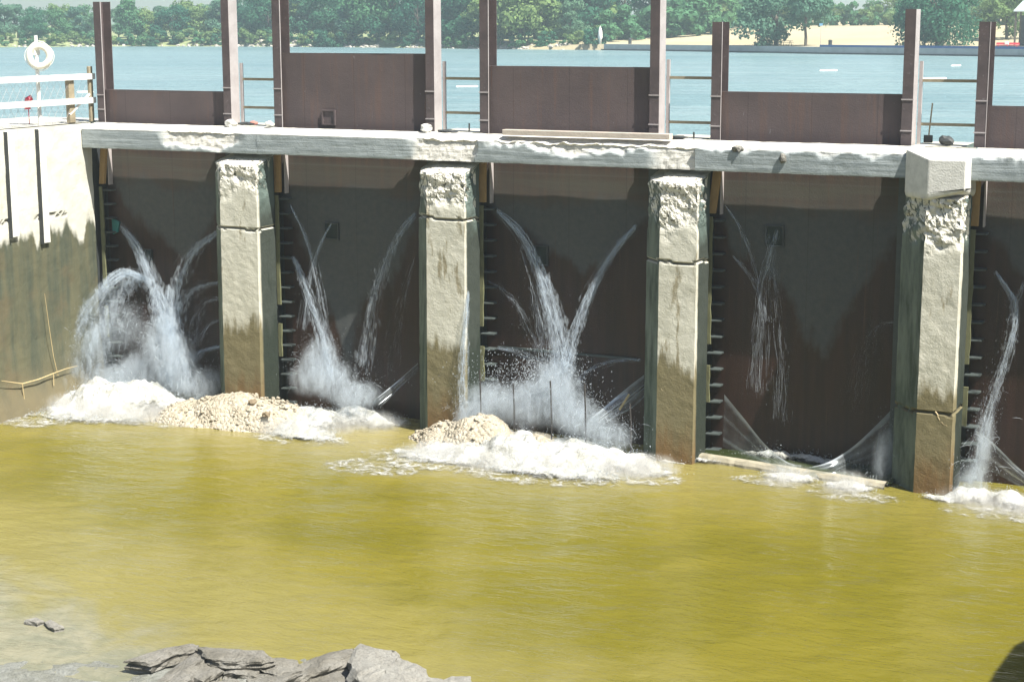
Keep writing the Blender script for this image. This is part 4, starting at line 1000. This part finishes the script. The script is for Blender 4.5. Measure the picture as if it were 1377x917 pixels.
def slab(pxs, z0, th, lab, mat, seed, tilt=0.0, rough=.05, name='rock_slab'):
    pts = [atZ(x, y, z0) for x, y in pxs]; c = sum(pts, Vector()) / len(pts); n = len(pts); mb = MB()
    ring = []
    for i in range(n):
        a = pts[i]; b_ = pts[(i + 1) % n]
        for k2 in range(7): ring.append(a.lerp(b_, k2 / 7))
    m = len(ring); lv = [(-th, .94), (-th * .75, .98), (-th * .5, .93), (-th * .3, 1.0), (-.02, .97), (0, .9), (.015, .6), (.02, .25)]
    d = RX.copy(); d.z = 0; d.normalize()
    for li, (dz, s) in enumerate(lv):
        for p in ring:
            q = c + (p - c) * s; e = fbm((q.x, q.y, dz * 3 + seed), 2.6, seed, 4)
            q = Vector((q.x + e * rough * 1.6, q.y + fbm((q.x, q.y, dz * 4), 2.6, seed + 9, 3) * rough * 1.6, q.z + dz + e * rough * (1 if dz > -.03 else .3)))
            q.z += tilt * (p - c).dot(d); mb.v.append(q)
    for li in range(len(lv) - 1):
        for k2 in range(m): mb.f.append((li * m + k2, li * m + (k2 + 1) % m, (li + 1) * m + (k2 + 1) % m, (li + 1) * m + k2))
    mb.f.append(tuple((len(lv) - 1) * m + k2 for k2 in range(m))); mb.f.append(tuple(range(m - 1, -1, -1)))
    tag(mb.build(name, mat, origin=(c.x, c.y, z0 - th)), lab, 'rock', 'rocks on the near shore')
Z = POOL
slab([(165, 887), (200, 892), (240, 878), (262, 872), (272, 866), (250, 866), (215, 872)], Z + .26, .18, 'flat rock slab at the left end of the near rocks', M['rock'], 1.0)
slab([(205, 915), (235, 893), (262, 876), (280, 885), (262, 905), (245, 930), (205, 935)], Z + .18, .3, 'tilted smooth grey rock below the left slab', M['rock'], 2.0, .1)
slab([(275, 884), (310, 889), (358, 888), (372, 884), (355, 874), (300, 872), (262, 868)], Z + .30, .16, 'long flat slab on top of the rock pile', M['rock'], 3.0)
slab([(247, 908), (275, 915), (300, 900), (306, 893), (285, 888), (258, 892)], Z + .16, .2, 'small knobbly rock under the long top slab', M['rock'], 4.0)
slab([(300, 905), (340, 908), (352, 898), (330, 890), (303, 892)], Z + .12, .2, 'small rock wedged in the middle of the rock pile', M['rock'], 5.0)
slab([(338, 896), (375, 905), (398, 896), (400, 886), (372, 882), (345, 886)], Z + .13, .2, 'flat broken rock right of the middle of the pile', M['rock'], 6.0)
slab([(352, 925), (392, 910), (440, 900), (480, 884), (478, 872), (445, 876), (410, 886), (380, 900)], Z + .30, .22, 'long tilted slab leaning on the pale boulder', M['rock'], 7.0, .08)
slab([(330, 912), (365, 925), (390, 912), (372, 900), (345, 902)], Z + .08, .2, 'low wet rock in front of the rock pile', M['rock'], 8.0)
slab([(240, 930), (300, 935), (335, 925), (320, 912), (270, 916)], Z + .06, .2, 'broad low rock cut by the lower edge', M['rock'], 9.0)
slab([(400, 935), (470, 935), (482, 905), (462, 895), (425, 905)], Z + .16, .3, 'grey rock cut by the lower edge beside the boulder', M['rock'], 10.0)
slab([(470, 880), (485, 866), (512, 872), (545, 882), (575, 898), (605, 916), (590, 940), (500, 945), (476, 915)], Z + .42, .55, 'large pale rounded boulder at the right of the near rocks', M['boulder'], 11.0, -.10, .09, 'boulder')
slab([(590, 915), (610, 906), (632, 908), (636, 922), (605, 930)], Z + .10, .2, 'small pale stone right of the large boulder', M['boulder'], 12.0)
slab([(32, 833), (48, 829), (60, 834), (50, 838)], Z + .07, .12, 'small pale stone in the shallows at lower left', M['boulder'], 13.0, 0, .02)
slab([(58, 836), (68, 832), (86, 842), (72, 845)], Z + .07, .12, 'small darker stone in the shallows at lower left', M['boulder'], 14.0, 0, .02)

# ------------------------------------------------------------------ lake, far shore
SH = [(-400, 66.5), (-100, 65), (0, 64), (150, 63), (300, 63), (400, 63.5), (550, 65), (700, 67), (780, 67.5), (950, 70), (1100, 73), (1377, 77), (1700, 83), (2100, 92)]
def shore_y(x):
    for a, b_ in zip(SH[:-1], SH[1:]):
        if a[0] <= x <= b_[0]: return a[1] + (b_[1] - a[1]) * (x - a[0]) / (b_[0] - a[0])
    return SH[0][1] if x < 0 else SH[-1][1]
def shore(x): return atZ(x, shore_y(x), LAKE)
b = MB(); b.add([(-700, 1.13, LAKE), (300, 1.13, LAKE), (300, 900, LAKE), (-700, 900, LAKE)], [(0, 1, 2, 3)]); o = b.build('lake_water', M['lake']); o['kind'] = 'structure'
def bank(x, d):
    """ground height d metres behind the shoreline, as seen in column x"""
    lawn = sstep(690, 800, x)
    wood = -1.75 + 1.3 * sstep(0, 7, d) + .5 * sstep(5, 40, d) + 1.6 * sstep(40, 200, d)
    park = (-1.9 if d < .3 else -.72) + 2.75 * sstep(2, 75, d) + 1.5 * sstep(70, 250, d)
    return wood * (1 - lawn) + park * lawn
def gp(x, d):
    s = shore(x); h = s - CAM; h.z = 0; h.normalize(); p = s + h * d; p.z = bank(x, d); return p
mb = MB(); cols = list(range(-400, 2101, 20)); ds = [-.6, .0, .29, .31, 1, 2, 3.5, 5, 7, 10, 14, 20, 28, 38, 50, 65, 80, 100, 140, 200, 300, 500, 900]
for x in cols:
    for d in ds:
        p = gp(x, d) if d >= 0 else shore(x) + Vector((0, 0, -1.2)); 
        p.z += .15 * fbm((p.x, p.y, 0), .12, 3, 3) * sstep(1, 5, d) * (1 - .6 * sstep(690, 800, x)); mb.v.append(p)
m = len(ds)
for i in range(len(cols) - 1):
    for k2 in range(m - 1): mb.f.append((i * m + k2, (i + 1) * m + k2, (i + 1) * m + k2 + 1, i * m + k2 + 1))
o = mb.build('far_bank_ground', M['ground'], smooth=True); o['kind'] = 'structure'
# distant hills
mb = MB(); vs = []; fs = []
for i, x in enumerate(range(-500, 2200, 15)):
    d = ray(x, 40); d.z = 0; d.normalize(); p = CAM + d * 1100
    h = 8 + 5 * fbm((x * .004, 0, 0), 1, 3, 4) + 1.6 * fbm((x * .05, 0, 0), 1, 5, 3)
    if x > 900: h *= .9
    vs += [(p.x, p.y, -3), (p.x + d.x * 60, p.y + d.y * 60, h)]
    vs += [(p.x + d.x * 400, p.y + d.y * 400, -3)]
n = len(vs) // 3
for i in range(n - 1):
    for k2 in range(2): fs.append((i * 3 + k2, (i + 1) * 3 + k2, (i + 1) * 3 + k2 + 1, i * 3 + k2 + 1))
mb.add(vs, fs); o = mb.build('hills', simple('wooded_hill', (.07, .13, .09), .95, .3, .08, .5)); o['kind'] = 'structure'
# seawall
t = thing('seawall', shore(1100), 'low grey concrete seawall along the far lawn, its right half edged blue', 'seawall')
def strip(xa, xb, z0, z1, o0, o1):
    mb = MB(); n = max(2, int((xb - xa) / 15)); vs = []
    for i in range(n + 1):
        x = xa + (xb - xa) * i / n; s = shore(x); h = s - CAM; h.z = 0; h.normalize()
        for (o_, z) in ((o0, z0), (o0, z1), (o1, z1), (o1, z0)): q = s + h * o_; vs.append((q.x, q.y, z))
    fs = [(0, 1, 2, 3), tuple(4 * n + c for c in (3, 2, 1, 0))]
    for i in range(n):
        for c in range(4): fs.append((i * 4 + c, i * 4 + (c + 1) % 4, (i + 1) * 4 + (c + 1) % 4, (i + 1) * 4 + c))
    mb.add(vs, fs); return mb
strip(812, 2100, -2.4, -.70, -.25, .25).build('wall_face', M['seawall'], parent=t)
strip(808, 2100, -2.4, -1.50, -.45, -.252).build('waterline_ledge', M['dark'], parent=t)
strip(1102, 2100, -.695, -.40, -.22, .1).build('edge_rail', M['bluep'], parent=t)
# riprap along the wooded shore
mb = MB()
for _ in range(620):
    x = U(300, 775) if R() < .8 else U(-60, 300); d = U(0, 2.6) if R() < .6 else U(0, 6); p = gp(x, d); r = U(.12, .42)
    if nz((x * .02, 0, 0), 1, 3) < -.25: continue
    mb.ico((p.x, p.y, p.z + r * .2), r, 1, (U(.9, 1.6), U(.8, 1.3), U(.6, .9)), .4, R() * 99)
tag(mb.build('shore_rubble', M['riprap']), 'pale rubble rocks along the wooded far shore', 'rubble', kind='stuff')

# trees -------------------------------------------------------------
def crown_mesh(name, seed, w, h, nl, leaf, lobes, mat, low=.0, droop=0.0, sharp=.5):
    rnd = random.Random(seed); g = rnd.gauss; u = rnd.uniform; vs = []; fs = []; L = []
    for _ in range(lobes):
        a = u(0, 6.283); zz = u(low, .92); rad = math.sqrt(max(.05, 1 - abs((zz - .45) / .56) ** 2.2)) * .5 * math.sqrt(u(.08, 1))
        L.append((Vector((math.cos(a) * rad * w, math.sin(a) * rad * w, zz * h)), u(.14, .25) * min(w, h)))
    for _ in range(nl):
        c, r = rnd.choice(L); d = Vector((g(0, 1), g(0, 1), g(0, .8) + .25)); d.normalize(); rr = r * (u(.55, 1.08)) 
        p = c + Vector((d.x * rr, d.y * rr, d.z * rr * .8)); p.z -= droop * (abs(d.x) + abs(d.y)) * u(0, 1) * r * 1.6
        if p.z < .15: p.z = u(.1, .5)
        nrm = (d * 1.1 + Vector((g(0, .5), g(0, .5), g(0, .5)))); nrm.normalize()
        a1 = nrm.cross(Vector((g(0, 1), g(0, 1), g(0, 1)))); a1.normalize(); b1 = nrm.cross(a1); s = leaf * u(.6, 1.25)
        k = len(vs); vs += [p - a1 * s, p - b1 * s * .6, p + a1 * s, p + b1 * s * .6]; fs.append((k, k + 1, k + 2, k + 3))
    me = bpy.data.meshes.new(name); me.from_pydata(vs, [], fs); me.materials.append(mat); return me
def trunk_mesh(seed, h, r, top=.7):
    rnd = random.Random(seed); mb = MB(); pts = [(rnd.gauss(0, .02) * h * k / 5, rnd.gauss(0, .02) * h * k / 5, h * top * k / 5 - .4 * (k == 0)) for k in range(6)]
    mb.tube(pts, [r * (1.25 - .8 * k / 5) for k in range(6)], 7)
    for q in range(6):
        k = rnd.randint(2, 4); a = rnd.uniform(0, 6.28); p = Vector(pts[k]); ln = h * rnd.uniform(.18, .32)
        mb.tube([p, p + Vector((math.cos(a) * ln * .5, math.sin(a) * ln * .5, ln * .4)), p + Vector((math.cos(a) * ln, math.sin(a) * ln, ln * .9))], [r * .5, r * .35, r * .12], 5)
    me = bpy.data.meshes.new('trunk'); me.from_pydata(mb.v, [], mb.f); me.materials.append(M['bark']); return me
KINDS = []
def kind(nm, catg, w, h, nl, leaf, lobes, mi, tone, tr=True, low=.15, droop=0, r=.22):
    KINDS.append(dict(name=nm, cat=catg, w=w, h=h, tone=tone, crown=crown_mesh('crown', len(KINDS) + 3, w, h, nl, leaf, lobes, LEAF[mi], low, droop), trunk=trunk_mesh(len(KINDS) + 50, h, r) if tr else None))
kind('broadleaf_tree', 'tree', 9, 10, 5200, .30, 30, 0, 'dark green')            # 0
kind('broadleaf_tree', 'tree', 8, 9.5, 4600, .30, 26, 1, 'mid green')            # 1
kind('broadleaf_tree', 'tree', 7, 11, 4600, .30, 26, 3, 'grey green')            # 2
kind('broadleaf_tree', 'tree', 7.5, 8, 3800, .30, 22, 2, 'pale green')           # 3
kind('shore_bush', 'bush', 5, 2.6, 1700, .20, 16, 1, 'mid green', False, .0)     # 4
kind('shore_bush', 'bush', 5.5, 2.4, 1700, .20, 16, 2, 'yellow green', False, .0)  # 5
kind('shore_bush', 'bush', 4.2, 3.2, 1700, .20, 14, 0, 'dark green', False, .0)  # 6
kind('willow_tree', 'tree', 13, 9.5, 9000, .26, 46, 0, 'dark teal green', True, .22, .55, .55)  # 7
kind('park_tree', 'tree', 7.5, 6.5, 5200, .22, 34, 3, 'grey green', True, .02, .25)   # 8
kind('park_tree', 'tree', 5.6, 7.6, 3200, .22, 20, 3, 'grey green', True, .42, .1, .16)  # 9
GAPS = [(-400, 141, 'left of the first steel column'), (141, 312, 'above the leftmost gate'), (312, 379, 'above the first handrail'), (379, 588, 'above the tallest raised gate'), (588, 659, 'above the second handrail'),
        (659, 890, 'above the plank'), (890, 969, 'above the third handrail'), (969, 1228, 'above the fourth gate'), (1228, 1322, 'above the fourth handrail'), (1322, 2200, 'right of the last steel column')]
PLANTS = []
def plant(ki, x, d, hpx, label=None):
    PLANTS.append((ki, x, d, hpx, label))
rt = random.Random(11)
# wood on the left and middle far bank
for x in range(-60, 790, 33):
    for row, (d0, sc) in enumerate(((9, 1.0), (24, 1.12))):
        xx = x + rt.uniform(-9, 9) + row * 16; top = 41 if xx < 140 else 49 if xx < 300 else 78
        if 300 <= xx < 380: top = 62
        plant(rt.choice((0, 1, 1, 2, 2, 3)) if xx < 320 else rt.choice((0, 0, 1, 2, 2, 3)), xx, d0 + rt.uniform(-3, 4), top * sc * rt.uniform(.72, 1.15))
for x in range(-40, 800, 17):
    xx = x + rt.uniform(-8, 8); plant(rt.choice((4, 5, 5, 6, 4)), xx, rt.uniform(2.0, 5.0), rt.uniform(11, 20))
for (x, hh) in ((435, 26), (455, 22), (445, 19), (205, 15), (800, 24)): plant(6, x, 1.2, hh)
# hedge hill beside the lawn
for (x, d, hpx, k_) in ((775, 26, 42, 4), (800, 30, 46, 5), (830, 20, 40, 4), (855, 26, 44, 4), (905, 34, 50, 4), (925, 38, 52, 4), (945, 46, 50, 4), (970, 60, 42, 4), (990, 80, 34, 2), (915, 60, 62, 1), (880, 50, 70, 2), (840, 50, 74, 0), (800, 46, 72, 1), (945, 90, 48, 2), (965, 110, 45, 3)): plant(k_, x, d, hpx)
for x in range(985, 1420, 27): plant(rt.choice((4, 5, 4)), x + rt.uniform(-6, 6), 88 + rt.uniform(-4, 8), rt.uniform(24, 34))
for x in range(1000, 1420, 42): plant(rt.choice((1, 2, 3, 1)), x + rt.uniform(-8, 8), 112 + rt.uniform(-6, 12), rt.uniform(44, 62) * (.62 if 1120 < x < 1200 else 1))
plant(8, 1043, 6, 78, 'grey green tree with foliage to the ground at the left of the dry lawn')
plant(9, 1083, 6, 88, 'slim grey green tree with bare trunk on the dry lawn')
plant(7, 1262, 9, 88, 'big dark willow with drooping crown on the dry lawn')
plant(3, 1352, 30, 66, 'pale green tree beside the park pavilion')
PLANTS.sort(key=lambda q: q[1]); count = {}
words = ['first', 'second', 'third', 'fourth', 'fifth', 'sixth', 'seventh', 'eighth', 'ninth', 'tenth', 'eleventh', 'twelfth']
for (ki, x, d, hpx, lab) in PLANTS:
    K = KINDS[ki]; p = gp(x, d); dep = (p - CAM).dot(RF); sc = hpx * dep / F / K['h']; p.z -= .1
    wsc = sc * rt.uniform(.95, 1.2)
    if lab is None:
        g = [q for q in GAPS if q[0] <= x < q[1]][0][2]; key = (K['cat'], K['tone'], g); count[key] = count.get(key, 0) + 1
        lab = f"{K['tone']} {K['cat']} on far bank {g}, {words[min(11, count[key] - 1)]} from left"
    if K['trunk'] is None:
        o = bpy.data.objects.new(K['name'], K['crown']); COL.objects.link(o)
    else:
        o = bpy.data.objects.new(K['name'], None); COL.objects.link(o); o.empty_display_size = .5
        for nm in ('crown', 'trunk'): c = bpy.data.objects.new(nm, K[nm]); COL.objects.link(c); c.parent = o
    o.location = p; o.scale = (wsc, wsc, sc); o.rotation_euler = (0, 0, rt.uniform(0, 6.28))
    tag(o, lab, K['cat'], ('trees' if K['cat'] == 'tree' else 'bushes') + ' on the far bank')

# far bank furniture ---------------------------------------------------
p = gp(807, .6); dep = (p - CAM).dot(RF) / F; b = MB(); h = 24 * dep
b.tube([p, p + Vector((0, 0, h * .25)), p + Vector((0, 0, h * .35)), p + Vector((0, 0, h * .7)), p + Vector((0, 0, h))], [.22, .22, .42, .34, .03], 10)
tag(b.build('navigation_marker', M['white'], origin=p, smooth=True), 'white tapered navigation marker where the rocky shore meets the seawall', 'marker')
p = gp(847, 5); b = MB(); b.tube([p, p + Vector((0, 0, .75))], .28, 12); b.tube([p + Vector((0, 0, .75)), p + Vector((0, 0, .92)), p + Vector((0, 0, 1.0))], [.31, .27, .1], 12)
tag(b.build('litter_bin', M['dark'], origin=p), 'dark litter bin behind the left end of the seawall', 'bin')
p = gp(1116, 3); b = MB(); b.tube([p, p + Vector((0, 0, .8))], .28, 12); b.tube([p + Vector((0, 0, .8)), p + Vector((0, 0, .92)), p + Vector((0, 0, 1.0))], [.32, .29, .1], 12)
tag(b.build('litter_bin', M['dark'], origin=p), 'dark litter bin on the lawn above the fourth gate', 'bin')
p = gp(1103, 2.2); t = thing('sign_post', p, 'thin pole with a small blue sign on the lawn edge', 'sign'); hh = 31 * (p - CAM).dot(RF) / F
b = MB(); b.tube([p, p + Vector((0, 0, hh))], .035, 6); b.build('pole', M['pale'], parent=t)
b = MB(); b.box(p.x - .25, p.x + .25, p.y - .05, p.y - .02, p.z + hh - .35, p.z + hh); b.build('panel', simple('pale_blue_panel', (.25, .50, .68), .5, .05), parent=t)
p = gp(1057, 4.5); t = thing('picnic_table', p, 'dark picnic table under the tree at the left of the lawn', 'table')
b = MB(); b.box(p.x - .9, p.x + .9, p.y - .38, p.y + .38, p.z + .72, p.z + .77); b.build('tabletop', M['dark'], parent=t)
for s in (-1, 1):
    b = MB(); b.box(p.x - .9, p.x + .9, p.y + s * .72 - .12, p.y + s * .72 + .12, p.z + .43, p.z + .47); b.build('bench', M['dark'], parent=t)
    b = MB(); b.tube([(p.x + s * .6, p.y - .75, p.z), (p.x + s * .6, p.y - .2, p.z + .72)], .04, 5); b.tube([(p.x + s * .6, p.y + .75, p.z), (p.x + s * .6, p.y + .2, p.z + .72)], .04, 5); b.build('leg', M['dark'], parent=t)
# pavilion at the right edge
p = gp(1386, 14); t = thing('park_pavilion', p, 'open park pavilion with pale sloping roof at the right edge', 'pavilion'); dep = (p - CAM).dot(RF) / F
W_ = 2.2; ze = p.z + 47 * dep; zt = p.z + 75 * dep
b = MB(); b.add([(p.x - W_, p.y - W_, ze), (p.x + W_, p.y - W_, ze), (p.x + W_, p.y + W_, ze), (p.x - W_, p.y + W_, ze), (p.x, p.y, zt), (p.x - W_, p.y - W_, ze - .15), (p.x + W_, p.y - W_, ze - .15), (p.x + W_, p.y + W_, ze - .15), (p.x - W_, p.y + W_, ze - .15)],
             [(0, 1, 4), (1, 2, 4), (2, 3, 4), (3, 0, 4), (5, 6, 1, 0), (6, 7, 2, 1), (7, 8, 3, 2), (8, 5, 0, 3), (8, 7, 6, 5)]); b.build('roof', M['roof'], parent=t)
for sx in (-1, 1):
    for sy in (-1, 1): b = MB(); b.box(p.x + sx * 1.9 - .12, p.x + sx * 1.9 + .12, p.y + sy * 1.9 - .12, p.y + sy * 1.9 + .12, p.z, ze - .152); b.build('post', M['bark'], parent=t)
b = MB(); b.box(p.x - 1.78, p.x + 1.78, p.y + 1.75, p.y + 1.85, p.z, ze - .6); b.build('back_screen', M['dark'], parent=t)
# red picnic blanket bench with white cooler
p = gp(1354, 5); t = thing('red_bench', p, 'long red bench on the lawn near the pavilion', 'bench')
b = MB(); b.box(p.x - 1.5, p.x + 1.5, p.y - .25, p.y + .25, p.z + .38, p.z + .46); b.build('seat', M['red'], parent=t)
b = MB(); b.box(p.x - 1.5, p.x + 1.5, p.y + .255, p.y + .30, p.z + .50, p.z + .75); b.build('backrest', M['red'], parent=t)
for s in (-1.2, 0, 1.2):
    b = MB(); b.box(p.x + s - .05, p.x + s + .05, p.y - .2, p.y + .25, p.z - .1, p.z + .379); b.build('leg', M['red'], parent=t)
b = MB(); b.box(p.x - .35, p.x + .15, p.y - .2, p.y + .2, p.z + .463, p.z + .85); tag(b.build('cooler_box', M['white'], origin=(p.x, p.y, p.z + .463), bevel=.05), 'white cooler box standing on the red bench', 'cooler')
# floats moored on the lake
for (xa, xb, y, lab) in ((1102, 1126, 96, 'white boom float on the lake above the fourth gate'), (613, 643, 117.5, 'white boom float on the lake above the second handrail'), (1240, 1273, 107, 'white boom float on the lake behind the fourth handrail'),
                         (103, 126, 125, 'white boom float on the lake left of the first steel column'), (1279, 1292, 89.5, 'smallest white float on the lake near the last steel column')):
    a = atZ(xa, y, LAKE); c = atZ(xb, y - .5, LAKE); up = Vector((0, 0, .03)); rr = .10 if y < 110 else .07
    b = MB(); b.tube([a + up, a.lerp(c, .06) + up, a.lerp(c, .94) + up, c + up], [rr * .4, rr, rr, rr * .4], 8); tag(b.build('boom_float', M['white'], origin=a, smooth=True), lab, 'float', 'boom floats on the lake')

# haze over the lake
b = MB(); b.box(-900, 700, -70, 1700, -13, 40); o = b.build('haze', None or M['white']); o['kind'] = 'stuff'
ht = bpy.data.materials.new('haze_air'); ht.use_nodes = True; ht.node_tree.nodes.clear()
ho = ht.node_tree.nodes.new('ShaderNodeOutputMaterial'); hv = ht.node_tree.nodes.new('ShaderNodeVolumePrincipled')
hv.inputs['Color'].default_value = (.80, .93, 1.0, 1); hv.inputs['Density'].default_value = .0006; hv.inputs['Anisotropy'].default_value = .3
ht.node_tree.links.new(hv.outputs[0], ho.inputs['Volume']); o.data.materials.clear(); o.data.materials.append(ht)
# ------------------------------------------------------------------ sky, sun, camera
S = Vector((.52, -.175, .83)).normalized()
w = bpy.data.worlds.new('World'); scene.world = w; w.use_nodes = True
nt = w.node_tree; bg = nt.nodes['Background']; sk = nt.nodes.new('ShaderNodeTexSky'); sk.sky_type = 'NISHITA'; sk.sun_disc = False
sk.sun_elevation = math.asin(S.z); sk.sun_rotation = math.atan2(S.x, S.y); sk.air_density = 1.0; sk.dust_density = 1.5; sk.ozone_density = 1.0
nt.links.new(sk.outputs[0], bg.inputs[0]); bg.inputs[1].default_value = .055
sun = bpy.data.lights.new('sun', 'SUN'); sun.energy = 5.0; sun.angle = math.radians(.5); sun.color = (1, .95, .86)
so = bpy.data.objects.new('sun', sun); COL.objects.link(so); so.rotation_euler = S.to_track_quat('Z', 'Y').to_euler(); so.location = (20, -20, 40)
cam = bpy.data.cameras.new('camera'); co = bpy.data.objects.new('camera', cam); COL.objects.link(co)
cam.sensor_width = 36; cam.sensor_fit = 'HORIZONTAL'; cam.lens = F / 1377 * 36; cam.clip_end = 5000; cam.clip_start = .1
m4 = Matrix((RX, RU, -RF)).transposed().to_4x4(); m4.translation = CAM; co.matrix_world = m4; scene.camera = co
scene.view_settings.view_transform = 'Standard'; scene.view_settings.look = 'None'; scene.view_settings.gamma = 1; scene.view_settings.exposure = 1.2
scene.render.engine = 'CYCLES'; scene.cycles.transparent_max_bounces = 64; scene.cycles.max_bounces = 6; scene.cycles.volume_bounces = 1; scene.cycles.volume_step_rate = 2.0; scene.cycles.use_denoising = True
